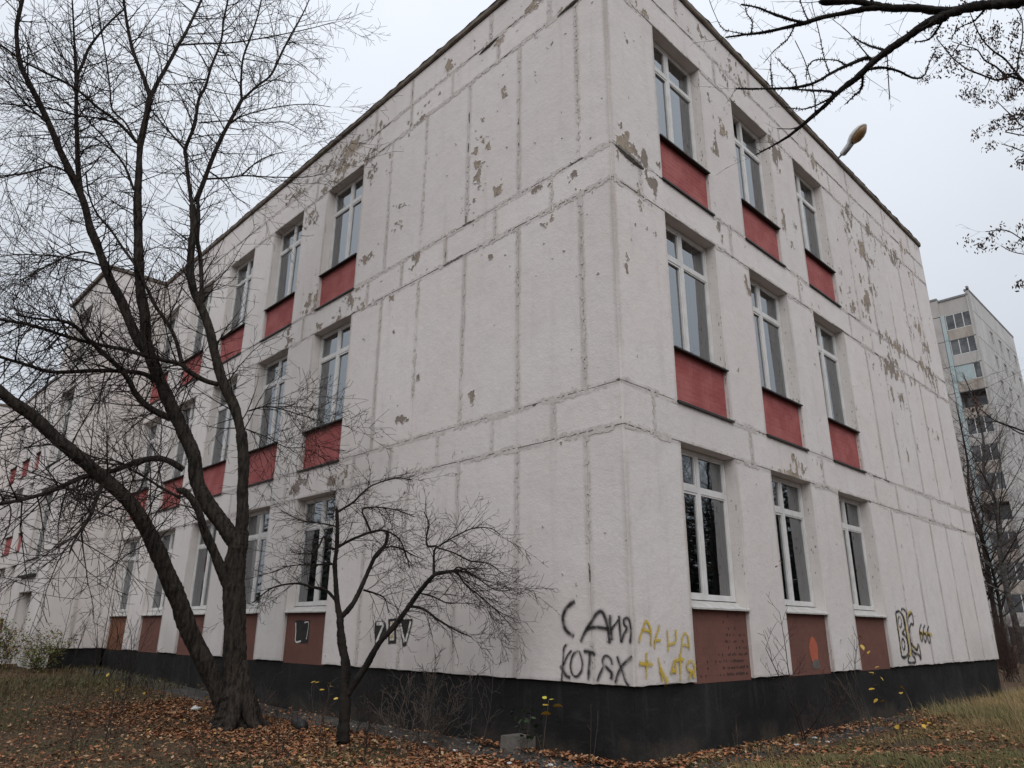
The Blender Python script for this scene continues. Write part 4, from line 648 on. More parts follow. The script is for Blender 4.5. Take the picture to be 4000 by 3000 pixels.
# ------------------------------------------------------------------ wear: peeled paint and open joints, as thin relief
def vnoise(n, m, cu, cz, rg, oct_=4, gain=.55):
    """value-noise field on an (n,m) grid; cu, cz = cells per lattice step"""
    out = np.zeros((n, m)); amp, tot = 1.0, 0.0
    for _ in range(oct_):
        gu, gz = max(2, int(n/cu)+3), max(2, int(m/cz)+3)
        G = rg.random((gu, gz))
        x = np.arange(n)/cu; y = np.arange(m)/cz
        xi, yi = x.astype(int), y.astype(int); fx, fy = x-xi, y-yi
        fx, fy = fx*fx*(3-2*fx), fy*fy*(3-2*fy)
        a = G[np.ix_(xi, yi)]*(1-fx)[:, None] + G[np.ix_(xi+1, yi)]*fx[:, None]
        b = G[np.ix_(xi, yi+1)]*(1-fx)[:, None] + G[np.ix_(xi+1, yi+1)]*fx[:, None]
        out += amp*(a*(1-fy)[None] + b*fy[None]); tot += amp
        amp *= gain; cu = max(1.0, cu/2); cz = max(1.0, cz/2)
    return out/tot
def cells_to_mesh(F, mask, u0, z0, c, d, name, mat, parent, rg, jit=.35):
    ii, jj = np.nonzero(mask)
    if len(ii) == 0: return None
    n, m = mask.shape
    vid = -np.ones((n+1, m+1), np.int64); used = np.zeros((n+1, m+1), bool)
    for a, b in ((0, 0), (1, 0), (1, 1), (0, 1)): used[ii+a, jj+b] = True
    ui, vj = np.nonzero(used); vid[ui, vj] = np.arange(len(ui))
    U = u0 + (ui + rg.uniform(-jit, jit, len(ui)))*c; Z = z0 + (vj + rg.uniform(-jit, jit, len(ui)))*c
    D_ = np.where(d[0][ui, vj], d[1], d[2]) if isinstance(d, tuple) else np.full(len(U), d)
    V = F.arr(U, 0.0, Z) + D_[:, None]*F.nd[None]
    Fc = np.stack([vid[ii, jj], vid[ii+1, jj], vid[ii+1, jj+1], vid[ii, jj+1]], 1)
    if F.flip: Fc = Fc[:, ::-1]
    return tag(link(name, np_mesh(name, V, Fc), parent, M[mat]), kind='stuff')
def wear(F, parent, U1, clusters, cols, tall, band, par, seed, streak, speckle, vk=1.0):
    rg = np.random.default_rng(seed); c = .0115
    z0, z1 = ZP+.03, ZTOP-.02
    n, m = int((U1-.04)/c), int((z1-z0)/c)
    U = .02 + (np.arange(n)+.5)*c; Z = z0 + (np.arange(m)+.5)*c
    N = vnoise(n, m, 9, 9*streak, rg, 4, .62)
    fld = np.full((n, m), -.9)
    for (cu, cz, ru, rz, s) in clusters:
        ru, rz = ru*1.15+.012, rz*1.15+.012
        a, b = np.searchsorted(U, [cu-2.2*ru, cu+2.2*ru]); e, f = np.searchsorted(Z, [cz-2.2*rz, cz+2.2*rz])
        if b <= a or f <= e: continue
        g = s*np.exp(-((U[a:b, None]-cu)/ru)**2 - ((Z[None, e:f]-cz)/rz)**2)
        fld[a:b, e:f] = np.maximum(fld[a:b, e:f], g*1.05-.80)
    # general sprinkling, growing with height
    B = vnoise(n, m, 110, 130, rg, 3, .5)
    spr = (B-.5)*1.1*speckle*np.clip((Z-3)/6, .0, 1)[None] - .80
    fld = np.maximum(fld, spr-.1)
    mask = (fld + (N-.5)*2.5) > 0
    hole = np.zeros((n, m), bool)
    for a, b in cols:
        ia, ib = np.searchsorted(U, [a-.012, b+.012])
        for k in range(3):
            lo = ZP if k == 0 else HEAD[k-1]+BAND
            ja, jb = np.searchsorted(Z, [lo-.045, HEAD[k]+.01]); hole[ia:ib, ja:jb] = True
    mask &= ~hole
    cells_to_mesh(F, mask, .02, z0, c, .0042, 'peeled_paint', 'plaster', parent, rg)
    # lifted paint lips round the patches
    dil = np.zeros_like(mask)
    dil[1:] |= mask[:-1]; dil[:-1] |= mask[1:]; dil[:, 1:] |= mask[:, :-1]; dil[:, :-1] |= mask[:, 1:]
    rim = dil & ~mask & ~hole & (vnoise(n, m, 6, 6, rg, 2, .5) > .44)
    touch = np.zeros((n+1, m+1), bool)
    for a_, b_ in ((0, 0), (1, 0), (1, 1), (0, 1)): touch[a_:a_+n, b_:b_+m] |= mask
    cells_to_mesh(F, rim, .02, z0, c, (touch, .0095, .0034), 'paint_lip', 'reveal', parent, rg)
    # joints: dark open stretches and pale mortar smears
    crack = np.zeros((n, m), bool); smear = np.zeros((n, m), bool)
    W1 = vnoise(n, m, 26, 7, rg, 3, .6); W2 = vnoise(n, m, 7, 26, rg, 3, .6)
    G = vnoise(n, m, 48, 48, rg, 4, .6); Fi = vnoise(n, m, 4, 4, rg, 2, .6)
    for zj, amt in ((HEAD[0], .34), (HEAD[0]+BAND, .40), (HEAD[1], .5), (HEAD[1]+BAND, .56), (HEAD[2], .5), (ZPAR, .62)):
        dz = (Z[None] - zj) + (W1-.5)*.05
        crack |= (np.abs(dz) < .0125+.010*(Fi-.5)) & (G > .96-amt*.60)
        smear |= (np.abs(dz) < .042+.06*(Fi-.5)) & (G < .60) & (Fi+W1 > .98)
    def vj(lst, lo, hi, amt):
        a, b = np.searchsorted(Z, [lo, hi])
        for uj in lst:
            du = (U[:, None]-uj) + (W2[:, a:b]-.5)*.035
            crack[:, a:b] |= (np.abs(du) < .0095+.008*(Fi[:, a:b]-.5)) & (G[:, a:b] > .96-amt*.64*vk)
            smear[:, a:b] |= (np.abs(du) < .034+.05*(Fi[:, a:b]-.5)) & (G[:, a:b] < .58) & (Fi[:, a:b]+W2[:, a:b] > 1.0)
    vj(tall, ZP+.05, HEAD[0], .26); vj(tall, HEAD[0]+BAND, HEAD[1], .36); vj(tall, HEAD[1]+BAND, HEAD[2], .46)
    for k in range(3): vj(band, HEAD[k], HEAD[k]+BAND, .36)
    vj(par, ZPAR, ZTOP, .4)
    crack &= ~hole & ~mask; smear &= ~hole & ~mask & ~crack
    cells_to_mesh(F, crack, .02, z0, c, .0050, 'open_joint', 'crack', parent, rg, .45)
    cells_to_mesh(F, smear, .02, z0, c, .0046, 'mortar_smear', 'mortar', parent, rg, .45)
wear(FL, wallL, 17.15, PEEL_L, colsL, tallL, bandL, parL, 5, 1.0, .75)
wear(FR, wallR, 13.68, [[a, b, c, d, e*.93] for a, b, c, d, e in PEEL_R], colsR, tallR, bandR, parR, 8, 2.0, 1.05, .62)
# broken-out concrete corner of the belt course above the upper-storey band
def spall(F, parent, u0, u1, zc, h, seed):
    rg = random.Random(seed); mb = MB(); n = 14
    rows = []
    for i in range(n+1):
        u = u0+(u1-u0)*i/n; e = math.sin(PI*i/n)**.6
        rows.append([mb.vert(F(u, .004+dd*e+rg.uniform(-.004, .004), zc+(k-.5)*h*e+rg.uniform(-.008, .008)-(u-u0)*.10)) for k, dd in ((0, .0), (.3, .035), (.6, .02), (1, .0))])
    for i in range(n):
        for k in range(3):
            q = [rows[i][k], rows[i+1][k], rows[i+1][k+1], rows[i][k+1]]; mb.f.append(q[::-1] if F.flip else q)
    link('spalled_edge', mb.mesh('spalled_edge'), parent, M['concrete'])
spall(FR, wallR, .06, .72, 7.66, .15, 3)
spall(FL, wallL, .3, .9, 10.47, .10, 5)
spall(FL, wallL, 2.2, 2.7, 10.93, .09, 6)

# ------------------------------------------------------------------ graffiti, on the wall
def catmull(P, n=7):
    P = [np.array(p, float) for p in P]
    if len(P) < 3:
        return [P[0]+(P[1]-P[0])*t for t in np.linspace(0, 1, n)]
    Q = [2*P[0]-P[1]] + P + [2*P[-1]-P[-2]]; out = []
    for i in range(1, len(Q)-2):
        for t in np.linspace(0, 1, n, endpoint=False):
            a, b, c, d = Q[i-1:i+3]
            out.append(.5*((2*b)+(-a+c)*t+(2*a-5*b+4*c-d)*t*t+(-a+3*b-3*c+d)*t**3))
    out.append(P[-1]); return out
def strokes(F, parent, lst, mat, d0, name, label, wmul=1.55):
    mb = MB()
    for k, (pts, w) in enumerate(lst):
        c = catmull(pts); w *= wmul; d = d0 + k*.00035
        L = [0.0]
        for a, b in zip(c[:-1], c[1:]): L.append(L[-1]+float(np.hypot(*(b-a))))
        prev = None
        # extend ends a little for the round cap fade
        for i, q in enumerate(c):
            tg = c[min(i+1, len(c)-1)]-c[max(i-1, 0)]; tg = tg/(np.hypot(*tg)+1e-9); nn = np.array([-tg[1], tg[0]])
            ed = min(L[i], L[-1]-L[i])+.006
            ids = [mb.vert(F(*(q[0]+nn[0]*w*s, d, q[1]+nn[1]*w*s)), (s, ed)) for s in (-1, 0, 1)]
            if prev:
                for a in (0, 1):
                    f = [prev[a], ids[a], ids[a+1], prev[a+1]]; mb.f.append(f if F.flip else f[::-1])
            prev = ids
    o = link(name, mb.mesh(name, uv=True), parent, M[mat]); o['label'] = label
    return o
def fills(F, parent, polys, mat, d, name, label):
    mb = MB(); rg = random.Random(4)
    for k, P in enumerate(polys):
        pts = []
        for a, b in zip(P, P[1:]+P[:1]):
            for t in np.linspace(0, 1, 9, endpoint=False):
                pts.append((a[0]+(b[0]-a[0])*t+rg.uniform(-.006, .006), a[1]+(b[1]-a[1])*t+rg.uniform(-.006, .006)))
        mb.poly([F(u, d+k*.0004, z) for u, z in pts], F.flip)
    o = link(name, mb.mesh(name), parent, M[mat]); o['label'] = label
    return o
strokes(FL, wallL, G_BLACK, 'spray_halo', .0052, 'graffiti_overspray', 'faint grey overspray round the black words', 3.2)
strokes(FR, wallR, G_YELLOW, 'spray_halo_y', .0052, 'graffiti_overspray', 'faint yellow overspray round the yellow words', 2.6)
strokes(FL, wallL, G_BLACK, 'spray_black', .012, 'graffiti', 'two-line black spray-painted words near the corner')
strokes(FR, wallR, G_YELLOW, 'spray_yellow', .0125, 'graffiti', 'two-line yellow spray-painted words beside the brown panel', 1.2)
fills(FL, wallL, ZIV_FILL, 'paint_black', .006, 'graffiti', 'black block behind the three letters')
for i_, (a_, b_) in enumerate(((0, 3), (3, 4), (4, 6))):
    strokes(FL, wallL, ZIV_WHITE[a_:b_], 'spray_white', .0085+.0015*(i_ == 1), 'graffiti', ('white letter Z', 'white letter I', 'white letter V')[i_], 1.5)
strokes(FL, wallL, ZIV_YEL, 'spray_yellow', .012, 'graffiti', 'yellow marks on the middle letter')
strokes(FR, wallR, VK_YEL, 'spray_pale', .0055, 'graffiti', 'pale yellow shading of the tall tag')
strokes(FR, wallR, VK_BLACK, 'spray_thin', .009, 'graffiti', 'tall black outlined letters and three sixes', 1.75)
FLr = Frame((0, .047, 0), (-1, 0, 0), (0, -1, 0))
fills(FLr, wallL, SQ_FILL, 'paint_black', .004, 'graffiti', 'black square on the brown panel')
strokes(FLr, wallL, SQ_PALE, 'spray_white', .006, 'graffiti', 'pale brackets on the black square', .8)
# fresh orange patch and exposed hollow bricks on the brown panels of the right-hand wall
mb = MB()
cu, cz = 4.33, 1.34
mb.poly([FR(cu+.135*math.cos(a)*(1+.06*math.sin(5*a)), -.043, cz+.19*math.sin(a)) for a in np.linspace(0, 2*PI, 26, endpoint=False)])
link('paint_patch', mb.mesh('paint_patch'), wallR, M['orange'])
mb = MB()
mb.poly([FR(cu+u, -.0425, 1.10+z) for u, z in ((-.08, 0), (.13, .0), (.14, .09), (.1, .125), (-.06, .115), (-.1, .06))])
link('paint_patch', mb.mesh('paint_patch'), wallR, M['concrete'])
mb = MB(); rg = random.Random(9)
for r in range(10):
    z = ZP+.05+r*.0745
    for k in range(46):
        u = 1.22+k*.0265
        pr = (.75 if .55 < (u-1.17)/1.315 < .95 else (.22 if .42 < (u-1.17)/1.315 < .55 else .07)) * (1.0 if r < 4 else .35 if r < 7 else .1)
        if rg.random() < pr:
            h = rg.uniform(.018, .036); w = rg.uniform(.006, .0115)
            fbox(mb, FR, u, u+w, -.05, -.0435, z, z+h)
tag(link('brick_hollow', mb.mesh('brick_hollow'), wallR, M['paint_black']), kind='stuff')

# flaking paint on the far jambs of the right-hand windows
mb = MB(); rg = random.Random(14)
for ci, (a, b) in enumerate(colsR):
    for k in range(3):
        zlo = 1.95 if k == 0 else HEAD[k-1]+BAND+.05
        for _ in range((9, 16, 20)[k]):
            zc = rg.uniform(zlo, HEAD[k]-.2) if rg.random() < .5 else rg.gauss(zlo+.75, .25)
            if not zlo < zc < HEAD[k]-.1: continue
            dc = rg.uniform(-.13 if zc > zlo+.8 or k == 0 else -.045, -.012); h = rg.uniform(.012, .05); w = rg.uniform(.005, .014)
            fbox(mb, FR, b+.0004, b+.0028, dc, min(dc+w, -.006), zc, zc+h)
tag(link('jamb_flake', mb.mesh('jamb_flake'), wallR, M['plaster']), kind='stuff')

# ------------------------------------------------------------------ roof lamp on the right-hand parapet
def ring_tube(mb, P, R, k=10):
    P = [np.array(p, float) for p in P]; prev = None
    for i, p in enumerate(P):
        tg = P[min(i+1, len(P)-1)]-P[max(i-1, 0)]; tg /= np.linalg.norm(tg)+1e-9
        ref = np.array((0, 0, 1.0)) if abs(tg[2]) < .9 else np.array((1.0, 0, 0))
        a = np.cross(tg, ref); a /= np.linalg.norm(a); b = np.cross(tg, a)
        ids = [mb.vert(p+R[i]*(math.cos(2*PI*j/k)*a+math.sin(2*PI*j/k)*b)) for j in range(k)]
        if prev:
            for j in range(k): mb.f.append([prev[j], prev[(j+1) % k], ids[(j+1) % k], ids[j]])
        else: mb.f.append(ids[::-1])
        prev = ids
    mb.f.append(prev)
LY = 8.3
lamp = empty('roof_lamp', (-.15, LY, ZTOP+.2), 'pale street-lamp head with brown bowl leaning over the roof edge', 'lamp')
mb = MB(); ring_tube(mb, [(-.15, LY, 11.3), (-.13, LY, 11.55), (.02, LY, 11.64), (.20, LY, 11.73)], [.022]*4)
child(link('bracket', mb.mesh('bracket', smooth=True), None, M['steel']), lamp)
ax = np.array((.62-.15, 0, 12.04-11.66)); ax /= np.linalg.norm(ax); up = np.array((-ax[2], 0, ax[0])); sd_ = np.array((0, 1.0, 0))
def shell(mb, stations, org):
    prev = None; k = 14
    for s, hw, ht, hb in [tuple(1.22*v for v in q) for q in stations]:
        c = org + ax*s; ids = []
        for j in range(k):
            a = 2*PI*j/k; ca, sa = math.cos(a), math.sin(a)
            ids.append(mb.vert(c + sd_*hw*ca + up*(ht*sa if sa > 0 else hb*sa)))
        if prev:
            for j in range(k): mb.f.append([prev[j], prev[(j+1) % k], ids[(j+1) % k], ids[j]])
        else: mb.f.append(ids[::-1])
        prev = ids
    mb.f.append(prev)
org = np.array((.14, LY, 11.69))
mb = MB(); shell(mb, [(0, .04, .045, .03), (.02, .05, .055, .035), (.20, .055, .065, .03), (.25, .085, .085, .02), (.33, .125, .11, .018), (.43, .14, .115, .018), (.53, .125, .095, .016), (.60, .085, .06, .014), (.635, .03, .02, .01)], org)
child(link('lamp_housing', mb.mesh('lamp_housing', smooth=True), None, M['lamp_shell']), lamp)
mb = MB(); shell(mb, [(.25, .03, .0, .02), (.28, .075, .0, .05), (.36, .115, .0, .085), (.45, .122, .0, .09), (.53, .10, .0, .075), (.59, .055, .0, .04), (.61, .02, .0, .015)], org-up*.012)
child(link('lamp_bowl', mb.mesh('lamp_bowl', smooth=True), None, M['lamp_bowl']), lamp)
mb = MB(); shell(mb, [(.02, .038, .0, .035), (.12, .042, .0, .04), (.24, .05, .0, .03)], org-up*.028)
child(link('gear_cover', mb.mesh('gear_cover', smooth=True), None, M['steel']), lamp)
# ------------------------------------------------------------------ ground
def sstep(a, b, x):
    t = np.clip((x-a)/(b-a), 0, 1); return t*t*(3-2*t)
NRG = np.random.default_rng(21)
_LAT = NRG.random((64, 64))
def lnoise(x, y, s):
    x = np.asarray(x)*s+500.0; y = np.asarray(y)*s+500.0
    xi, yi = np.floor(x).astype(int), np.floor(y).astype(int); fx, fy = x-xi, y-yi
    fx, fy = fx*fx*(3-2*fx), fy*fy*(3-2*fy)
    g = lambda a, b: _LAT[a % 64, b % 64]
    return (g(xi, yi)*(1-fx)+g(xi+1, yi)*fx)*(1-fy)+(g(xi, yi+1)*(1-fx)+g(xi+1, yi+1)*fx)*fy
def wall_dist(x, y):
    return np.hypot(np.maximum(x, 0), np.maximum(-y, 0))
def gh(x, y):
    x = np.asarray(x, float); y = np.asarray(y, float)
    d = wall_dist(x, y)
    z = .292 - .21*sstep(1.8, 6.5, d) + .027*np.clip(-x-7, 0, 11)*sstep(16, 4, d)
    near = sstep(.9, 1.6, d)
    return z + near*((lnoise(x, y, .9)-.5)*.07 + (lnoise(x, y, 2.7)-.5)*.03)
def axis(lo, hi, step, far):
    a = np.arange(lo, hi+1e-6, step); g = []; s = step; v = 0
    while v < far:
        s *= 1.35; v += s; g.append(v)
    g = np.array(g)
    return np.concatenate([lo-g[::-1], a, hi+g])
gx, gy = axis(-26, 9, .2, 900), axis(-10, 26, .2, 900)
X, Y = np.meshgrid(gx, gy, indexing='ij')
V = np.stack([X, Y, gh(X, Y)], -1).reshape(-1, 3)
nx, ny = len(gx), len(gy)
I = np.arange(nx*ny).reshape(nx, ny)
Fg = np.stack([I[:-1, :-1], I[1:, :-1], I[1:, 1:], I[:-1, 1:]], -1).reshape(-1, 4)
tag(link('ground', np_mesh('ground', V, Fg, True), None, M['soil']), kind='structure')
# cracked asphalt apron along both walls
def apron_width(s, side):
    return (.78 if side == 'L' else .62) + .22*(lnoise(s, 3.1 if side == 'L' else 9.7, 1.3)-.5) + .10*(lnoise(s, 7.7, 5.0)-.5)
def apron():
    mb = MB()
    s = np.concatenate([-np.arange(17.0, 0, -.12), [0.0], np.arange(.12, 13.6, .12)])
    prev = None
    for q in s:
        ring = []
        for t in (0, .5, 1):
            if q < -.001: w = apron_width(-q, 'L')*t; x, y = q, .03-w
            elif q > .001: w = apron_width(q, 'R')*t; x, y = -.03+w, q
            else: x, y = -.03+.62*t, .03-.78*t
            ring.append(mb.vert((x, y, float(gh(x, y))+.018-.006*t-(.024 if t == 1 else 0))))
        if prev:
            for k in (0, 1): mb.f.append([prev[k], ring[k], ring[k+1], prev[k+1]][::-1])
        prev = ring
    tag(link('pavement', mb.mesh('pavement', smooth=True), None, M['asphalt']), kind='structure')
apron()

# ------------------------------------------------------------------ fallen leaves and grass
def leaf_mesh(P, size, yaw, tilt, roll, curl, colr, asp=.62):
    """P (n,3): one four-triangle cupped leaf each"""
    n = len(P)
    base = np.array([(-.5, 0, 0), (-.05, -.5, 0), (.5, 0, 0), (-.05, .5, 0), (0, 0, 0)])
    L = np.repeat(base[None], n, 0)*size[:, None, None]
    L[:, :, 1] *= asp
    L[:, [0, 1, 2, 3], 2] += (curl*size)[:, None]
    c, s = np.cos(tilt)[:, None], np.sin(tilt)[:, None]
    x, z = L[:, :, 0]*c-L[:, :, 2]*s, L[:, :, 0]*s+L[:, :, 2]*c; L[:, :, 0], L[:, :, 2] = x, z
    c, s = np.cos(roll)[:, None], np.sin(roll)[:, None]
    y, z = L[:, :, 1]*c-L[:, :, 2]*s, L[:, :, 1]*s+L[:, :, 2]*c; L[:, :, 1], L[:, :, 2] = y, z
    c, s = np.cos(yaw)[:, None], np.sin(yaw)[:, None]
    x, y = L[:, :, 0]*c-L[:, :, 1]*s, L[:, :, 0]*s+L[:, :, 1]*c; L[:, :, 0], L[:, :, 1] = x, y
    V = (L+P[:, None, :]).reshape(-1, 3)
    T = np.array([(0, 1, 4), (1, 2, 4), (2, 3, 4), (3, 0, 4)])
    F = (T[None]+np.arange(n)[:, None, None]*5).reshape(-1, 3)
    return V, F, np.repeat(colr, 5, 0)
def palette(n, cols, wts, rg, var=.25):
    cols = np.array(cols); k = rg.choice(len(cols), n, p=np.array(wts)/sum(wts))
    c = cols[k]*(1+rg.uniform(-var, var, (n, 1))); c = np.clip(c, .005, .9)
    return np.concatenate([c, np.ones((n, 1))], 1)
RUST = [(.26, .10, .046), (.31, .14, .066), (.18, .08, .043), (.34, .205, .115), (.10, .058, .037), (.40, .28, .17), (.46, .31, .08)]
RW = [5, 5, 5, 4, 4, 1.6, .3]
def in_view(P, mx=.12):
    d = P-CAM; z = d@fw; x = d@rr/np.maximum(z, .01)*FPX/4000; y = d@uu/np.maximum(z, .01)*FPX/4000
    return (z > .3) & (np.abs(x) < .5+mx) & (np.abs(y) < .375+mx)
def scatter(n, x0, x1, y0, y1, rg, dens=None):
    x = rg.uniform(x0, x1, n); y = rg.uniform(y0, y1, n)
    ok = wall_dist(x, y) > .0
    ok &= ~((x < 0) & (y > -.04)) & ~((x > 0) & (x < .04) & (y > 0)) & ~((x < -17.1) & (y > -1.75))
    if dens is not None: ok &= rg.random(n) < dens(x, y)
    x, y = x[ok], y[ok]
    P = np.stack([x, y, gh(x, y)], 1)
    return P[in_view(P)]
def leaf_density(x, y):
    d = wall_dist(x, y)
    L = (y < 0) & (x < .6)
    patch = sstep(.28, .60, lnoise(x, y, .75)); fine_ = sstep(.25, .65, lnoise(x+9, y, 2.3))
    core = sstep(3.1, 2.0, d+.9*(lnoise(x+3, y, .6)-.5))*sstep(-10.5, -7.5, x)
    left = (.16+1.2*core)*(.42+.58*patch)*(.5+.5*fine_)*np.where(d < .72, .13, 1)*sstep(8, 5, d)
    left = left*np.where(x < -9.5, .35, 1)
    drift = np.exp(-((d-.14)/.085)**2)*sstep(.30, .62, lnoise(x, y, 1.1))*1.5*(x > -4.2) + np.exp(-((d-.85)/.16)**2)*.6*(x > -8)
    left = np.maximum(left, drift)
    right = np.exp(-((x-.14)/.12)**2)*sstep(.36, .58, lnoise(x, y, 1.3))*sstep(6.5, 4.5, y)*1.5 + .16*patch
    right = np.maximum(right, .75*sstep(.50, .66, lnoise(x+7, y, 1.6)))
    return np.clip(np.where(L, left, right), 0, 1)
rg = np.random.default_rng(3)
P = np.concatenate([scatter(115000, -13, .7, -6.2, 0, rg, leaf_density), scatter(26000, -.2, 3.4, -.8, 8, rg, leaf_density), scatter(9000, -1.2, 1.4, -1.4, 1.6, rg, leaf_density)])
n = len(P)
dn = wall_dist(P[:, 0], P[:, 1])
on_ap = (dn < .75)
P[:, 2] += np.where(on_ap, .022, .010)+rg.exponential(.008, n)+np.where(np.abs(dn-.16) < .14, rg.random(n)*.035, 0)
size = .022+.066*rg.beta(1.5, 2.8, n)
V, F, Cc = leaf_mesh(P, size, rg.uniform(0, 2*PI, n), rg.normal(0, .30, n), rg.normal(0, .35, n), rg.uniform(.05, .28, n), palette(n, RUST, RW, rg))
fl = tag(link('fallen_leaves', np_mesh('fallen_leaves', V, F, False, Cc), None, M['leaf']), 'rust-brown fallen leaves littering the ground along both walls', 'leaves', kind='stuff')

def blades(P, hgt, wid, lean, colr, rg, bend_dir=None):
    n = len(P)
    az = rg.uniform(0, 2*PI, n); a2 = az+PI/2
    wv = np.stack([np.cos(a2), np.sin(a2), np.zeros(n)], 1)*wid[:, None]
    ld = rg.uniform(0, 2*PI, n) if bend_dir is None else rg.normal(bend_dir, .7, n)
    lv = np.stack([np.cos(ld), np.sin(ld), np.zeros(n)], 1)
    up = np.array((0, 0, 1.0))
    p1 = P + up*(hgt*.62)[:, None] + lv*(lean*hgt*.35)[:, None]
    p2 = P + up*(hgt*(1-.25*lean))[:, None] + lv*(lean*hgt)[:, None]
    V = np.stack([P-wv*.5, P+wv*.5, p1-wv*.38, p1+wv*.38, p2], 1).reshape(-1, 3)
    T = np.array([(0, 1, 3), (0, 3, 2), (2, 3, 4)])
    F = (T[None]+np.arange(n)[:, None, None]*5).reshape(-1, 3)
    return V, F, np.repeat(colr, 5, 0)
def join(parts):
    V, F, Cc, o = [], [], [], 0
    for v, f, c in parts:
        V.append(v); F.append(f+o); Cc.append(c); o += len(v)
    return np.concatenate(V), np.concatenate(F), np.concatenate(Cc)
GREEN = [(.075, .085, .030), (.11, .10, .040), (.16, .12, .055), (.20, .155, .075), (.055, .065, .025), (.12, .075, .035)]
def clump(P, c, lo, hi, s=.8):
    """shift blades towards colour lo or hi in patches"""
    w = sstep(.3, .7, lnoise(P[:, 0]+17, P[:, 1], s))[:, None]; k = .55
    c = c.copy(); c[:, :3] = c[:, :3]*(1-k) + k*(np.array(lo)*(1-w)+np.array(hi)*w)
    return c
def off_apron(P): return wall_dist(P[:, 0], P[:, 1]) > .70+.25*lnoise(P[:, 0], P[:, 1], 2.0)
parts = []
# left lawn: short, dull, half buried in leaves
P = scatter(90000, -14, .8, -6.5, -.8, rg, lambda x, y: np.clip(.22+.9*sstep(.45, .75, lnoise(x+40, y, .45))+.5*sstep(-8, -12, x), 0, 1)); P = P[off_apron(P)]; n = len(P)
parts.append(blades(P, rg.uniform(.02, .075, n), rg.uniform(.004, .008, n), rg.uniform(.3, 1.4, n), clump(P, palette(n, GREEN, [4, 4, 3, 1.4, 3, 2], rg, .4), (.115, .08, .05), (.10, .094, .045)), rg))
# far left: higher, yellowed
P = scatter(26000, -26, -11, -7, 0, rg, lambda x, y: .35+.65*sstep(.35, .6, lnoise(x, y, .6))); n = len(P)
parts.append(blades(P, rg.uniform(.04, .17, n), rg.uniform(.007, .014, n), rg.uniform(.3, 1.3, n), clump(P, palette(n, GREEN, [4, 4, 3, 1.2, 3, 2], rg, .4), (.055, .052, .025), (.11, .075, .035), .5), rg))
tag(link('lawn_grass', np_mesh('lawn_grass', *join(parts)[:2], False, join(parts)[2]), None, M['grass']), 'short dull grass showing through the leaves left of the corner', 'grass', kind='stuff')
parts = []
def rd(x, y):
    return np.clip(sstep(.62, 1.15, x+.30*(lnoise(x, y, 1.5)-.5)), 0, 1)*(.12+.88*sstep(.32, .62, lnoise(x, y, 1.3)))
P = scatter(120000, .45, 5.2, -1.2, 9, rg, rd); n = len(P)
tall_ = sstep(5.0, 8.0, P[:, 1])
parts.append(blades(P, rg.uniform(.025, .095, n)*(1+1.1*tall_)*(.5+lnoise(P[:, 0], P[:, 1], 1.7)), rg.uniform(.004, .008, n), rg.uniform(.3, 1.3, n), clump(P, palette(n, [(.10, .105, .035), (.15, .135, .05), (.22, .17, .075), (.27, .20, .10), (.065, .08, .025), (.17, .10, .05)], [4, 4, 4, 2.0, 3, 2], rg, .4), (.075, .075, .03), (.19, .125, .058), .75), rg, 2.6))
P = scatter(60000, -.05, 7, 7.2, 19, rg, lambda x, y: sstep(-.1, .5, x-.0*(y))*1.0); n = len(P)
parts.append(blades(P, rg.uniform(.06, .24, n), rg.uniform(.005, .010, n), rg.uniform(.3, 1.3, n), clump(P, palette(n, [(.13, .12, .045), (.20, .16, .065), (.27, .20, .095), (.31, .23, .12), (.08, .09, .03)], [3, 5, 5, 3, 2], rg, .35), (.11, .095, .038), (.22, .145, .064), .5), rg, 2.6))
P = scatter(9000, -14, 8, 14, 45, rg, lambda x, y: 1.0*(x > -.2) + 0.6*(y > 14)); n = len(P)
parts.append(blades(P, rg.uniform(.15, .5, n), rg.uniform(.02, .03, n), rg.uniform(.3, 1.0, n), palette(n, GREEN, [3, 4, 5, 3, 2, 2], rg), rg))
# dry stalks standing over the meadow
P = scatter(260, .3, 3.2, 5.5, 13.5, rg, lambda x, y: sstep(.2, .9, x)*.5+.5*sstep(7, 10, y)); n = len(P)
parts.append(blades(P, rg.uniform(.2, .6, n), rg.uniform(.004, .007, n), rg.uniform(.15, .6, n), palette(n, [(.30, .23, .13), (.36, .28, .17), (.20, .14, .08)], [3, 2, 2], rg), rg, 2.6))
# thin growth in the cracks of the apron
P = scatter(2600, .05, .75, .2, 7, rg, lambda x, y: sstep(.5, .7, lnoise(x, y, 2.2))); P[:, 2] += .02; n = len(P)
parts.append(blades(P, rg.uniform(.03, .12, n), rg.uniform(.003, .006, n), rg.uniform(.3, 1.2, n), palette(n, GREEN, [3, 4, 4, 3, 2, 2], rg), rg))
v_, f_, c_ = join(parts)
tag(link('meadow_grass', np_mesh('meadow_grass', v_, f_, False, c_), None, M['grass']), 'long yellow-green grass leaning beside the right-hand wall', 'grass', kind='stuff')

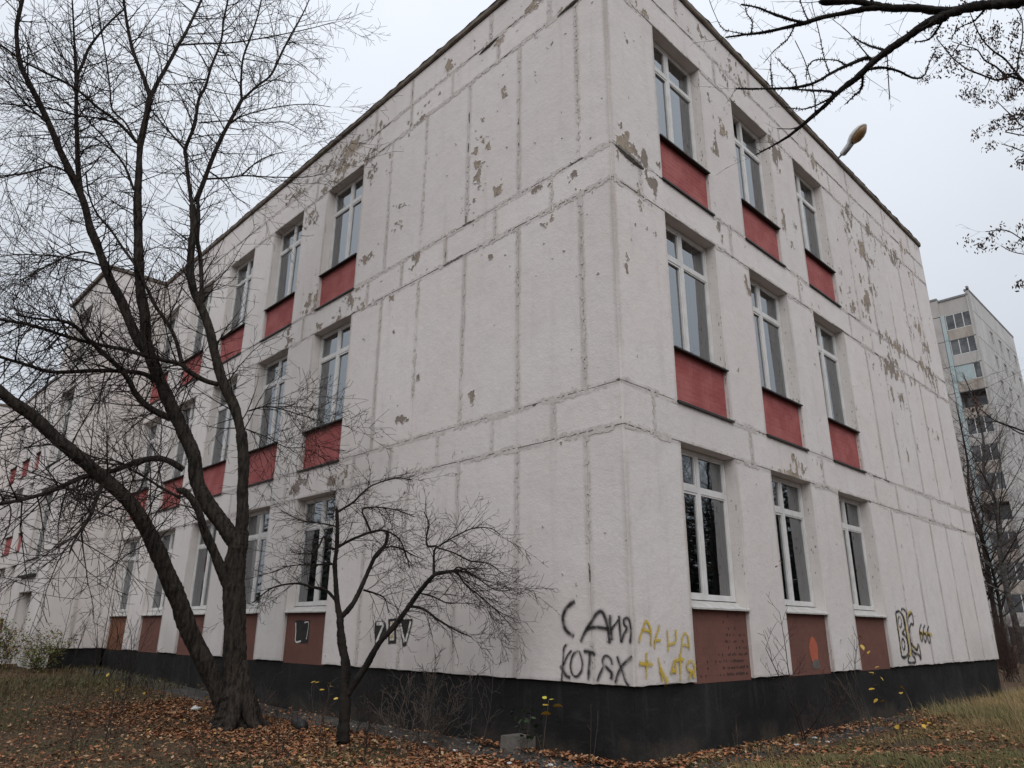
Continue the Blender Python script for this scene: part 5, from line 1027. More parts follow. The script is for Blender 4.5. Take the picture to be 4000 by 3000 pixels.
# ------------------------------------------------------------------ trees
def resample(P, n):
    Q = np.array(P, float)
    out = np.stack(catmull([q for q in Q], n), 0) if len(Q) > 2 else np.array([Q[0]+(Q[1]-Q[0])*t for t in np.linspace(0, 1, n)])
    out[:, 3] = np.maximum(out[:, 3], .0015)
    e = out[-1].copy(); e[:3] += (out[-1, :3]-out[-2, :3])/(np.linalg.norm(out[-1, :3]-out[-2, :3])+1e-9)*out[-1, 3]*1.2; e[3] *= .15
    return np.concatenate([out, e[None]])
def tubes(polys, k, lump=0.0, seed=0, flare=None):
    """polys: list of (n,4) arrays -> V,F with k-sided tubes, all at once"""
    P = np.concatenate(polys); ln = np.array([len(p) for p in polys]); st = np.concatenate([[0], np.cumsum(ln)[:-1]])
    idx = np.arange(len(P)); own = np.repeat(np.arange(len(ln)), ln)
    first = np.zeros(len(P), bool); first[st] = True; last = np.zeros(len(P), bool); last[st+ln-1] = True
    nx_ = np.where(last, idx, idx+1); pv = np.where(first, idx, idx-1)
    T = P[nx_, :3]-P[pv, :3]; T /= np.linalg.norm(T, axis=1, keepdims=True)+1e-9
    D = np.array([p[-1, :3]-p[0, :3] for p in polys]); ax_ = np.argmin(np.abs(D), 1)
    ref = np.eye(3)[ax_][own]
    A = np.cross(T, ref); A /= np.linalg.norm(A, axis=1, keepdims=True)+1e-9
    B = np.cross(T, A)
    an = 2*PI*np.arange(k)/k
    R = P[:, 3][:, None]*np.ones((1, k))
    if lump:
        rg_ = np.random.default_rng(seed)
        w_ = np.convolve(rg_.normal(0, 1, len(P)+8), np.ones(9)/9, 'valid'); R = R*(1+lump*5.0*w_[:, None])
        R = R*(1+lump*rg_.normal(0, 1, R.shape))
        R = R*(1+lump*1.2*np.cos(3*an[None]+own[:, None]*1.7+idx[:, None]*.13))
    V = P[:, None, :3] + R[:, :, None]*(np.cos(an)[None, :, None]*A[:, None] + np.sin(an)[None, :, None]*B[:, None])
    s = idx[~last]; j = np.arange(k); j2 = (j+1) % k
    F = np.stack([s[:, None]*k+j[None], s[:, None]*k+j2[None], (s[:, None]+1)*k+j2[None], (s[:, None]+1)*k+j[None]], -1).reshape(-1, 4)
    return V.reshape(-1, 3), F
def unit(v):
    return v/(math.sqrt(v[0]*v[0]+v[1]*v[1]+v[2]*v[2])+1e-9)
class Grower:
    def __init__(s, seed, up=.02, wig=.16, droop=0.0, limit=None, rmin=.0014, curl=.045):
        s.rmin = rmin; s.curl = curl
        s.r = random.Random(seed); s.up, s.wig, s.droop = up, wig, droop; s.lim = limit
        s.out = []; s.tips = []
    def rnd(s): return np.array((s.r.gauss(0, 1), s.r.gauss(0, 1), s.r.gauss(0, 1)))
    def side(s, d, lo, hi):
        v = s.rnd(); v = unit(v-d*np.dot(v, d)); a = math.radians(s.r.uniform(lo, hi))
        return unit(d*math.cos(a)+v*math.sin(a))
    def shoot(s, p, d, length, r, level, spec):
        seg = max(.05, min(.16, length/5)); n = max(2, int(length/seg)); seg = length/n
        pts = [(*p, r)]; p = np.array(p, float)
        sp, frac, minlen = spec[level] if level < len(spec) else (None, 0, 0)
        acc = s.r.uniform(0, sp) if sp else 0
        cv = s.rnd()*s.curl; wg = s.wig*(1.0 if level == 0 else .7)
        for i in range(n):
            d = unit(d+cv+s.rnd()*wg+np.array((0, 0, s.up-s.droop*(i/n))))
            p = p+d*seg
            if s.lim is not None and not s.lim(p): 
                if i == 0: return
                break
            rr_ = r*(1-.75*(i+1)/n); pts.append((*p, max(rr_, s.rmin*.85)))
            if sp:
                acc += seg
                while acc > sp:
                    acc -= sp*s.r.uniform(.7, 1.3)
                    L = length*frac*(1-.6*i/n)*s.r.uniform(.5, 1.2)
                    if L > minlen: s.shoot(p, s.side(d, 30, 65), L, max(rr_*.6, s.rmin), level+1, spec)
        s.out.append(np.array(pts)); s.tips.append((p, d))
    def along(s, limb, spacing, lmin, lmax, rr_, spec, t0=.1, lo=35, hi=75, bias=None):
        Q = np.asarray(limb); S = np.concatenate([[0], np.cumsum(np.linalg.norm(np.diff(Q[:, :3], axis=0), axis=1))])
        pos = S[-1]*t0 + s.r.uniform(0, spacing)
        while pos < S[-1]:
            i = min(int(np.searchsorted(S, pos))-1, len(Q)-2); i = max(i, 0)
            f = (pos-S[i])/(S[i+1]-S[i]+1e-9); p = Q[i]+(Q[i+1]-Q[i])*f
            d = unit(Q[i+1, :3]-Q[i, :3]); dd = s.side(d, lo, hi)
            if bias is not None: dd = unit(dd+np.array(bias))
            L = s.r.uniform(lmin, lmax)*(1-.35*pos/S[-1])
            s.shoot(p[:3]+dd*p[3]*.6, dd, L, min(rr_, p[3]*.6), 0, spec)
            pos += spacing*s.r.uniform(.6, 1.4)
        e = Q[-1]; s.shoot(e[:3], unit(Q[-1, :3]-Q[-2, :3]), lmax*.8, e[3]*.95, 0, spec)
def outside(p):                            # keep growth out of the school walls
    return not (p[0] < .06 and p[1] > -.06) and not (p[0] < -17 and p[1] > -1.7)

def tree_thing(name, label, limbs, trunk_keys, base, grow, k_trunk=12, bark='bark', twig='twig', cat='tree', group=None, lump=.035):
    t = empty(name, base, label, cat, group)
    R = {k: resample(v, 6) for k, v in limbs.items()}
    V, F = tubes([resample(limbs[k], 14) for k in trunk_keys], k_trunk, lump, 1)
    child(link('trunk', np_mesh('trunk', V, F, True), None, M[bark]), t)
    rest = [R[k] for k in R if k not in trunk_keys]
    if rest:
        V, F = tubes(rest, 7, lump*.8, 2)
        child(link('branches', np_mesh('branches', V, F, True), None, M[bark]), t)
    grow(R)
    return t
def crown(t, G, twig, name='crown', k=3):
    V, F = tubes(G.out, k)
    child(link(name, np_mesh(name, V, F, False), None, M[twig]), t)

# big multi-stemmed tree in front of the left-hand wall
BIGK = ['M', 'L1', 'M3', 'M4', 'M2', 'M3b']
G = Grower(7, up=.035, wig=.06, droop=.045, limit=outside, rmin=.0036)
def grow_big(R):
    spec = [(.145, .50, .12), (.14, .5, .10)]
    for k, q in R.items():
        if k == 'M': continue
        thick = k in BIGK
        t0 = {'L1': .42, 'M4': .28, 'M3': .22, 'M2': .6}.get(k, .08)
        hang = k in ('b11', 'M3e', 'M3f', 'b10', 'L1', 'M4a', 'M2a', 'b9', 'b13', 'b14', 'b18', 'b12', 'b16')
        G.along(q, .105 if not hang else .055, .4, 1.6 if not hang else 1.75, .012, spec, t0, 35, 80, (0, 0, -.25) if hang else None)
bigt = tree_thing('bare_tree', 'large bare multi-stemmed tree with dark trunk in front of the left-hand wall', BIG, BIGK, (-5.6, -1.56, .36), grow_big, 22, lump=.028)
# root flare
rootp = []
for a in np.linspace(0, 2*PI, 8, endpoint=False):
    c_, s_ = math.cos(a+.2), math.sin(a+.2)
    k_ = .8+.4*math.sin(a*2.3+1); rootp.append(resample([(-5.6+c_*.03, -1.56+s_*.03, 1.15, .04), (-5.6+c_*.13*k_, -1.56+s_*.13*k_, .78, .085), (-5.6+c_*.22*k_, -1.56+s_*.22*k_, .52, .10), (-5.6+c_*.33*k_, -1.56+s_*.33*k_, .37, .075), (-5.6+c_*.52*k_, -1.56+s_*.52*k_, .29, .035)], 5))
V, F = tubes(rootp, 9, .04, 4)
child(link('roots', np_mesh('roots', V, F, True), None, M['bark']), bigt)
crown(bigt, G, 'twig')

# small crooked tree
G = Grower(12, up=.02, wig=.10, droop=.07, curl=.06, limit=outside, rmin=.0022)
def grow_small(R):
    spec = [(.085, .5, .05), (.07, .55, .04)]
    for k, q in R.items():
        if k == 'T': continue
        dense = k in ('Tq', 'Tr', 'Ts', 'Ti', 'Tm', 'Tj', 'Tc')
        G.along(q, .06 if dense else .05, .2, .75 if dense else .7, .005, spec, .45 if k in ('Tc', 'Tb', 'Ta') else .05, 25, 70, (.15, 0, -.15) if dense else None)
    e = R['Tc'][-1, :3]
    for _ in range(15):
        d = unit(np.array((G.r.uniform(.4, 1), G.r.uniform(-.2, .7), G.r.uniform(-.5, .35))))
        G.shoot(e-np.array((.25, 0, 0))*G.r.random(), d, G.r.uniform(.4, .85), .006, 0, [(.14, .4, .06), (.1, .5, .05)])
smallt = tree_thing('crooked_fruit_tree', 'small crooked bare tree forking low beside the leaf-strewn apron', SMALL, ['T', 'Ta', 'Tb', 'Tc'], (-3.1, -1.4, .36), grow_small, 10, 'bark2', lump=.05)
crown(smallt, G, 'twig')

# limb of a tree standing to the right of the viewer, reaching over the roof line
G = Grower(31, up=.03, wig=.13, droop=.0)
def grow_over(R):
    for k, q in R.items():
        sp = .10 if k not in ('O',) else .3
        G.along(q, sp*1.15, .04, .42 if k in ('O1', 'O2', 'O3', 'O5') else .2, .0026, [(.08, .4, .03)], .1, 40, 85)
        # knobbly spurs
        S = int(len(q)*2.0)
        for _ in range(S):
            i = G.r.randrange(len(q)-1); p = q[i]; d = G.side(unit(q[i+1, :3]-p[:3]), 50, 90)
            if p[3] > .004: G.out.append(np.array([(*(p[:3]+d*p[3]*.5), .0045), (*(p[:3]+d*(p[3]+.006)), .0035), (*(p[:3]+d*(p[3]+.014)), .002)]))
OVER['trunk'] = [[8.6, 1.6, -.1, .26], [8.5, 1.5, 1.6, .22], [8.2, 1.3, 3.6, .19], [7.6, 1.0, 5.2, .16], [6.6, .6, 6.3, .11], [5.6, .30, 6.62, .085], [4.9, .11, 6.58, .068], OVER['O'][0]]
overt = tree_thing('overhanging_tree', 'dark knobbly bare branches reaching in from the top right corner', OVER, ['trunk', 'O'], (8.6, 1.6, .1), grow_over, 9, 'bark2', lump=.09)
crown(overt, G, 'twig')

# tree with dry seed clusters at the right edge
G = Grower(44, up=.0, wig=.12)
keys_pts = []
def grow_seed(R):
    for k, q in R.items():
        if k == 'trunk': continue
        G.along(q, .10, .10, .34, .003, [(.08, .5, .05)], .05, 30, 75)
for k_ in ('S7', 'S8', 'S9', 'S12', 'S13', 'S14'): SEED[k_].insert(0, [8.6, 4.9, 5.0, .03])
SEED['trunk'] = [[9.4, 5.2, -.1, .2], [9.3, 5.1, 2.5, .17], [8.6, 4.9, 5.0, .13], [7.0, 4.4, 6.6, .08], [5.6, 4.0, 7.1, .045], SEED['S'][0]]
seedt = tree_thing('seed_tree', 'thin branches with clusters of dry brown seeds at the right edge', SEED, ['trunk', 'S'], (9.4, 5.2, .1), grow_seed, 8, 'bark2')
crown(seedt, G, 'twig')
rg = np.random.default_rng(6)
tips = np.array([t_[0] for t_ in G.tips])
tips = tips[in_view(tips, .05) & (tips[:, 2] > 4.2)]
tips = tips[rg.random(len(tips)) < .42]
PP = np.repeat(tips, 20, 0)+rg.normal(0, .034, (len(tips)*20, 3))-np.array((0, 0, .035))
n = len(PP)
V, F, Cc = leaf_mesh(PP, rg.uniform(.03, .055, n), rg.uniform(0, 6.3, n), rg.normal(-1.2, .4, n), rg.normal(0, .5, n), rg.uniform(0, .2, n), palette(n, [(.05, .028, .022), (.08, .04, .03), (.035, .025, .022)], [3, 2, 2], rg), .42)
tag(child(link('seed_clusters', np_mesh('seed_clusters', V, F, False, Cc), None, M['leaf']), seedt), kind='stuff')

# generic bare trees: behind the school and across the street (seen in the window panes)
def bare_tree_meshes(seed, height, dens=1.0, upk=.08):
    G_ = Grower(seed, up=upk, wig=.12); r = G_.r
    tr = [np.array((0, 0, -.3, height*.0115))]
    for i in range(1, 9):
        f = i/8; tr.append(np.array((r.gauss(0, .018*height*f), r.gauss(0, .018*height*f), height*f*.95, height*.0115*(1-.9*f))))
    T = resample(tr, 5); limbs_ = []
    nb = int(26*dens)
    for b in range(nb):
        f = .22+.74*b/nb; i = int(f*(len(T)-1)); p = T[i]
        a = b*2.4+r.random(); L = height*(.36*(1-f)+.09)*r.uniform(.8, 1.2); d = unit(np.array((math.cos(a), math.sin(a), r.uniform(.5, 1.1))))
        pts = [(*p[:3], p[3]*.36)]; q = p[:3].copy()
        for s_ in range(5):
            d = unit(d+G_.rnd()*.1+np.array((0, 0, .04))); q = q+d*L/5; pts.append((*q, max(p[3]*.36*(1-.18*(s_+1)), .007)))
        limbs_.append(np.array(pts))
    for q in limbs_:
        G_.along(q, height*.020, height*.04, height*.13, .011, [(height*.016, .5, .15), (height*.014, .5, .12)], .12, 30, 70)
    V1, F1 = tubes([T]+limbs_, 6, .02)
    V2, F2 = tubes(G_.out, 3)
    return np_mesh('trunk', V1, F1, True), np_mesh('crown', V2, F2)
def place_tree(name, label, meshes, loc, rz, sc, bark, twig, group=None):
    t = empty(name, loc, label, 'tree', group)
    for me, nm, mt in zip(meshes, ('trunk', 'crown'), (bark, twig)):
        o = bpy.data.objects.new(nm, me); COL.objects.link(o); o.parent = t
        o.rotation_euler = (0, 0, rz); o.scale = (sc, sc, sc)
        if not me.materials: me.materials.append(M[mt])
    return t
birch_m = bare_tree_meshes(3, 15, 1.9, .05)
place_tree('birch_tree', 'tall bare birch just beyond the right end of the school', birch_m, (-4.15, 35.0, .15), .4, 1.0, 'birch', 'twig_red')
red_m = bare_tree_meshes(9, 17, 1.9, .06)
place_tree('bare_tree', 'reddish-twigged bare tree before the balconies of the apartment block', red_m, (-8.4, 50.0, .1), 1.0, 1.05, 'bark2', 'twig_red')
place_tree('bare_tree', 'bare tree before the windowed side of the apartment block', red_m, (-2.2, 56.0, .1), 2.6, 1.1, 'bark2', 'twig_red')
place_tree('bare_tree', 'bare tree at the right edge below the apartment block', red_m, (2.0, 47.0, .1), 4.1, .95, 'bark2', 'twig_red')
place_tree('bare_tree', 'bare tree close to the apartment balconies, left of the birch', red_m, (-7.0, 42.0, .1), 5.3, .85, 'bark2', 'twig_red')
place_tree('bare_tree', 'low bare tree between birch and school corner', red_m, (-5.4, 38.0, .1), .3, .62, 'bark2', 'twig_red')
street_m = bare_tree_meshes(15, 14, 1.7, .07)
_rs = random.Random(2)
for x, y, s, rz in [(10.5+5.2*j+_rs.uniform(-1.5, 1.5), 16+4.6*i+2.2*j+_rs.uniform(-1.2, 1.2), _rs.uniform(.7, 1.0), _rs.uniform(0, 6)) for j in range(3) for i in range(7)]:
    place_tree('street_tree', 'bare street tree across from the right-hand wall, mirrored in its panes', street_m, (x, y, .0), rz, s, 'bark2', 'twig', 'street trees mirrored in the window panes')

# unseen spruces, added to darken the lower panes and block low sky light
def spruce_meshes(seed, h):
    r = random.Random(seed); V, F, o = [], [], 0
    z = h*.06
    tiers = 30
    for i in range(tiers):
        f = i/tiers; z = h*(.05+.95*f); R_ = h*.19*(1-f)**.85+.08; nb = int(9+10*(1-f))
        for b in range(nb):
            a = r.random()*6.283; L = R_*r.uniform(.75, 1.15); w = L*.20; dr = L*r.uniform(.22, .45)
            c_, s_ = math.cos(a), math.sin(a); zz = z+r.uniform(-.15, .15)
            for q in range(3):
                t0, t1 = q/3, (q+1)/3; wj = w*(1-.6*t1)*r.uniform(.7, 1.2)
                V += [(c_*L*t0, s_*L*t0, zz-dr*t0**1.3), (c_*L*t1-s_*wj, s_*L*t1+c_*wj, zz-dr*t1-.10*L*r.random()), (c_*L*(t1+.12), s_*L*(t1+.12), zz-dr*t1), (c_*L*t1+s_*wj, s_*L*t1-c_*wj, zz-dr*t1-.10*L*r.random())]
                F.append((o, o+1, o+2, o+3)); o += 4
    V1, F1 = tubes([np.array([(0, 0, -.3, h*.014), (0, 0, h*.5, h*.009), (0, 0, h*.97, .01)])], 7)
    return np_mesh('trunk', V1, F1, True), np_mesh('crown', np.array(V), np.array(F))
M['needles'] = simple('spruce_needles', (.012, .02, .010), (.025, .036, .018), 3, .8)
sp_m = spruce_meshes(4, 12.5)
_rs = random.Random(9)
spots = [(20+3.0*i+_rs.uniform(-1, 1), 30+3.6*i*.8+_rs.uniform(-2, 2)) for i in range(8)] + [(27, 22), (30, 31), (24, 44)]
spots += [(-20, -9), (-25, -11.5), (-30, -12.5), (-36, -15), (-42, -17.5), (-33, -20), (-24.5, -16), (-48, -22), (-38, -22)]
spots += [(12, 24), (14.5, 28), (17.5, 27), (12, 32), (15.5, 34), (19, 33), (13, 39), (17, 41), (10.5, 36), (11, 43), (14, 47), (16, 22)]
spots += [(16, -12), (12, -17), (7.5, -20), (2, -21.5), (-4, -21), (-10, -20), (20, -6), (21, 1), (18, 7.5)]
for x, y in spots:
    place_tree('added_spruce', 'unseen dark spruce added to darken the lower panes and walls', sp_m, (x, y, .0), _rs.uniform(0, 6), _rs.uniform(.8, 1.15), 'bark2', 'needles', 'unseen spruces added to darken the lower panes and walls')

# ------------------------------------------------------------------ undergrowth
def shoot_thing(name, label, base, h, n, seed, twig='twig_pale', spread=.25, cat='sapling', group=None, spec=None, r=.006, lean=(0, 0), k=4, limit=outside, rmin=.0026):
    t = empty(name, base, label, cat, group); G_ = Grower(seed, up=.10, wig=.08, limit=limit, rmin=rmin)
    for i in range(n):
        d = unit(np.array((G_.r.gauss(0, spread)+lean[0], G_.r.gauss(0, spread)+lean[1], 1.0)))
        b = np.array(base)+np.array((G_.r.gauss(0, .03*n**.5), G_.r.gauss(0, .03*n**.5), -.05))
        G_.shoot(b, d, h*G_.r.uniform(.7, 1.1), r, 0, spec or [(.13, .42, .06), (.10, .45, .05)])
    if G_.out:
        V, F = tubes(G_.out, k)
        child(link('stems', np_mesh('stems', V, F, True), None, M[twig]), t)
    return t, G_
YEL = [(.50, .32, .045), (.54, .38, .09), (.42, .28, .05)]
def hang_leaves(t, pts, sz, seed, cols=YEL, name='leaf'):
    """single leaves that can be picked apart: each an object"""
    rg_ = np.random.default_rng(seed)
    for q in pts:
        n_ = 1; s = np.array([sz*rg_.uniform(.8, 1.2)])
        # a leaf: seven-point heart outline folded on the midrib
        o_ = [(0, 0, 0), (.18, .32, .03), (.5, .42, .05), (.85, .22, .02), (1.05, 0, -.05), (.85, -.22, .02), (.5, -.42, .05), (.18, -.32, .03), (.5, 0, -.02)]
        A = np.array(o_)*s[0]
        yaw, pit, rl = rg_.uniform(0, 6.28), rg_.uniform(-1.1, .3), rg_.uniform(-.6, .6)
        Rm = np.array(Matrix.Rotation(yaw, 3, 'Z') @ Matrix.Rotation(-pit, 3, 'Y') @ Matrix.Rotation(rl, 3, 'X'))
        V = A@Rm.T + np.array(q)
        F = np.array([(0, 1, 8), (1, 2, 8), (2, 3, 8), (3, 4, 8), (4, 5, 8), (5, 6, 8), (6, 7, 8), (7, 0, 8)])
        Cc = np.repeat(palette(1, cols, [1]*len(cols), rg_, .15), 9, 0)
        child(link(name, np_mesh(name, V, F, False, Cc), None, M['leaf']), t)
def gz(x, y): return float(gh(x, y))

# slender weed with big yellow leaves by the corner
t, _ = shoot_thing('yellow_leaf_weed', 'slender weed with four large yellow leaves against the black plinth', (-1.02, -.30, gz(-1, -.3)), .30, 1, 2, spread=.05, spec=[(9, .1, 9)], r=.005)
V, F = tubes([resample([(-1.02, -.30, .26, .005), (-.96, -.32, .55, .0045), (-.88, -.34, .88, .0035)], 6)], 5)
child(link('stem', np_mesh('stem', V, F, True), None, M['twig_pale']), t)
hang_leaves(t, [(-.95, -.35, .83), (-.80, -.36, .84), (-.83, -.36, .76)], .105, 3)
hang_leaves(t, [(-.90, -.35, .90), (-.87, -.34, .89)], .05, 4, [(.30, .34, .08), (.45, .38, .06)])
# ivy-leaved weed on a concrete block
blk = MB(); bz = gz(-1.55, -.12)
blk.hexa([(-1.72, -.26, bz-.1), (-1.43, -.22, bz-.1), (-1.43, .04, bz-.1), (-1.72, .04, bz-.1), (-1.70, -.25, bz+.17), (-1.44, -.21, bz+.165), (-1.44, .04, bz+.16), (-1.70, .04, bz+.17)])
tag(link('concrete_block', blk.mesh('concrete_block'), None, M['concrete']), 'small grey concrete block at the foot of the black plinth', 'block')
t, G_ = shoot_thing('dark_weed', 'dark green leafy weed rising behind the concrete block', (-1.42, -.16, bz), .42, 4, 8, spread=.3)
rg_ = np.random.default_rng(5)
hang_leaves(t, [np.array((-1.36, -.20, bz+.12))+rg_.uniform((-.28, -.06, 0), (.22, .06, .38)) for _ in range(34)], .06, 6, [(.03, .05, .022), (.045, .07, .03), (.025, .04, .02)])
# bare bushes along the left-hand plinth
for i, (x, y, h, n_, lab) in enumerate(((-2.55, -.55, .95, 7, 'tangled bare bush with pale stems against the plinth, left of the concrete block'),
                                        (-3.9, -.75, .8, 6, 'low tangled bare bush behind the small crooked tree'),
                                        (-2.05, -1.30, .75, 6, 'bare bush in front of the apron below the black plinth'),
                                        (-1.35, -1.45, .55, 4, 'short spindly bare bush at the bottom edge near the corner'))):
    shoot_thing('bare_bush', lab, (x, y, gz(x, y)), h, n_, 50+i, 'twig_pale' if i % 2 == 0 else 'twig', .42, 'bush', None, [(.08, .5, .05), (.07, .5, .04)], .005)
t, G_ = shoot_thing('bare_sapling', 'forked pale sapling leaning against the black plinth below the graffiti', (-2.15, -.32, gz(-2.2, -.3)), .95, 2, 61, 'twig_pale', .15, lean=(.25, 0))
shoot_thing('bare_sapling', 'very thin bare sapling at the building corner', (-.42, -.22, gz(-.4, -.2)), .78, 2, 63, 'twig_pale', .06, r=.003, spec=[(.3, .2, .05)])
shoot_thing('bare_sapling', 'short forked twig standing by the right-hand plinth near the corner', (.22, 1.55, gz(.2, 1.5)), .42, 2, 64, 'twig_pale', .25, r=.003, spec=[(.2, .4, .05)])
# sapling in front of the middle brown panel
t, G_ = shoot_thing('bare_sapling', 'tall twiggy sapling before the second window of the right-hand wall', (.30, 2.92, gz(.3, 2.9)), 1.95, 2, 66, 'twig', .09, r=.011, spec=[(.13, .36, .1), (.12, .45, .06)])
hang_leaves(t, [(.33, 2.80, 2.46), (.30, 2.86, 2.42), (.31, 2.78, 2.41)], .055, 7)
t, G_ = shoot_thing('bare_bush', 'low dark brambly bush against the right-hand plinth', (.28, 3.55, gz(.3, 3.5)), .70, 7, 67, 'twig_red', .5, 'bush', None, [(.08, .5, .05), (.08, .5, .04)], .004)
# yellow-leaved sapling further along
t, G_ = shoot_thing('yellow_leaf_sapling', 'thin sapling with scattered yellow leaves before the third brown panel', (.62, 4.3, gz(.6, 4.3)), 1.25, 4, 68, 'twig_pale', .16, r=.007, spec=[(.18, .4, .08)])
hang_leaves(t, [(.62, 4.33, 1.55), (.66, 4.25, 1.44), (.64, 4.36, 1.42), (.70, 4.40, 1.36), (.62, 4.50, 1.08), (.66, 4.62, 1.06), (.7, 4.66, 1.02), (.6, 4.45, .86), (.74, 4.35, .76), (.75, 4.40, .73),
                (.66, 4.66, .92), (.62, 5.55, .86), (.64, 5.52, .78), (.60, 4.95, 1.14)], .07, 9)
t, G_ = shoot_thing('yellow_leaf_weed', 'low weed with yellow leaves lying at the grass edge', (.85, 4.6, gz(.85, 4.6)), .35, 6, 70, 'twig_pale', .6, r=.005)
hang_leaves(t, [(.85, 4.5, .52), (.9, 4.42, .45), (.95, 4.9, .47), (1.0, 5.1, .42), (1.02, 5.2, .46), (1.06, 5.15, .43), (1.1, 4.6, .36)], .075, 10)
# yellow-leaved twigs near the big trunk
for i, (x, y, nl) in enumerate(((-7.6, -1.0, 9), (-4.75, -.75, 8), (-8.6, -2.0, 6))):
    lab = ('spray of yellow leaves left of the big trunk by the plinth', 'thin twigs with small yellow leaves right of the big trunk', 'low yellow-leaved twig among the fallen leaves at left')[i]
    t, G_ = shoot_thing('yellow_leaf_twig', lab, (x, y, gz(x, y)), .62, 3, 80+i, 'twig_pale', .35, 'sapling', None, [(.12, .45, .06)], .004)
    rg_ = np.random.default_rng(i+90); tp = [q for q, _ in G_.tips]
    hang_leaves(t, [np.array(tp[rg_.integers(len(tp))])+rg_.normal(0, .03, 3) for _ in range(nl)], .06, 20+i)
# thin shoots all through the leaf litter
rs = random.Random(77); k_ = 0
while k_ < 46:
    x, y = rs.uniform(-10.5, -.8), rs.uniform(-3.6, -.9)
    if math.hypot(x+5.6, y+1.56) < .6: continue
    k_ += 1
    shoot_thing('bare_shoot', 'thin bare shoot growing out of the leaf litter', (x, y, gz(x, y)), rs.uniform(.35, 1.05), rs.choice((1, 1, 2, 3)), 200+k_, rs.choice(('twig', 'twig_red', 'twig')), .14, 'sapling', 'bare shoots in the leaf litter', [(.12, .30, .05)], .0035)
for k_, (x, y) in enumerate(((-12.4, -.8), (-13.3, -.9), (-14.0, -1.0), (-14.9, -.8), (-15.6, -1.1), (-11.6, -1.0), (-16.3, -1.2))):
    shoot_thing('bare_sapling', 'tall thin bare sapling in the row before the far brown panels', (x, y, gz(x, y)), rs.uniform(1.6, 2.8), 2, 300+k_, 'twig', .08, 'sapling', 'saplings before the far brown panels', [(.20, .32, .1), (.15, .4, .06)], .008)
# green and yellow bushes by the stair bay
for k_, (x, y, h, lab, gc) in enumerate(((-17.6, -2.15, 1.15, 'yellow-green leafy bush at the foot of the stair bay', [(.16, .17, .05), (.22, .18, .06), (.10, .13, .04), (.20, .12, .05)]),
                                      (-16.2, -1.6, .95, 'sparse green bush right of the stair bay', [(.10, .14, .04), (.15, .16, .05), (.18, .13, .05)]),
                                      (-20.3, -3.1, .95, 'yellowed bush at the far left edge', [(.24, .17, .06), (.19, .14, .05), (.12, .12, .04)]),
                                      (-14.6, -3.1, .40, 'low dark weedy clump at left', [(.05, .06, .025), (.08, .075, .03)]))):
    t, G_ = shoot_thing('leafy_bush', lab, (x, y, gz(x, y)), h, 14, 400+k_, 'twig', .42, 'bush', None, [(.12, .45, .08), (.12, .4, .08)], .006)
    rg_ = np.random.default_rng(500+k_); tp = np.concatenate([q[1:, :3] for q in G_.out])
    PP = tp[rg_.integers(len(tp), size=1500)]+rg_.normal(0, .05, (1500, 3)); n = len(PP)
    V, F, Cc = leaf_mesh(PP, rg_.uniform(.03, .075, n), rg_.uniform(0, 6.3, n), rg_.normal(0, .6, n), rg_.normal(0, .6, n), rg_.uniform(0, .2, n), palette(n, gc, [1]*len(gc), rg_))
    tag(child(link('foliage', np_mesh('foliage', V, F, False, Cc), None, M['leaf']), t), kind='stuff')
# brown thicket past the right-hand end of the school
for k_, (x, y, h) in enumerate(((.2, 17.5, 1.6), (-1.2, 19.5, 2.0), (-.3, 22.0, 2.2), (-2.2, 24.5, 2.6), (-3.4, 28, 2.6), (-1.0, 27, 2.2), (1.2, 19.6, 1.3))):
    shoot_thing('brown_thicket', 'brown twiggy thicket behind the far right corner of the school', (x, y, gz(x, y)), h, 16, 600+k_, 'twig_red', .30, 'bush', 'thicket past the school corner', [(.14, .45, .1), (.12, .45, .08)], .010, k=3, limit=None)

# ------------------------------------------------------------------ small litter
rs = random.Random(5)
def crumple(name, label, cat, c, s, mat, seed, flat=.35, group=None):
    r_ = random.Random(seed); mb = MB(); n, m = 7, 5; ids = []
    for j in range(m+1):
        row = []
        for i in range(n):
            a = 2*PI*i/n; ph = PI*j/m; q = s*r_.uniform(.65, 1.15)
            row.append(mb.vert((c[0]+q*math.sin(ph)*math.cos(a), c[1]+q*.7*math.sin(ph)*math.sin(a), c[2]+q*flat*(1-math.cos(ph)))))
        ids.append(row)
    for j in range(m):
        for i in range(n): mb.f.append([ids[j][i], ids[j][(i+1) % n], ids[j+1][(i+1) % n], ids[j+1][i]])
    return tag(link(name, mb.mesh(name), None, M[mat]), label, cat, group)
crumple('litter_bag', 'crumpled white plastic bag left of the big trunk', 'litter', (-7.75, -1.25, gz(-7.75, -1.25)+.005), .12, 'paper', 1, .35)
for i, (x, y) in enumerate(((-3.2, -.62), (-3.6, -.40), (-2.6, -.62), (-1.9, -.75), (-.95, -.85), (-.6, -.62), (-.15, -.42), (.35, .15), (.42, 2.55), (.55, 3.1), (.3, 3.3), (-4.4, -.45), (-2.25, -.25))):
    crumple('paper_scrap', 'small pale scrap of paper on the asphalt apron', 'litter', (x, y, gz(x, y)+.03), rs.uniform(.018, .04), 'paper', 30+i, .3, 'paper scraps on the apron')
pb = MB(); ring_tube(pb, [(-5.05, -.95, gz(-5, -.95)+.07), (-4.80, -1.02, gz(-4.8, -1)+.07), (-4.52, -1.14, gz(-4.5, -1.1)+.06)], [.075, .078, .072], 12)
tag(link('black_pipe', pb.mesh('black_pipe', smooth=True), None, M['rubber']), 'short black pipe lying right of the big trunk', 'pipe')
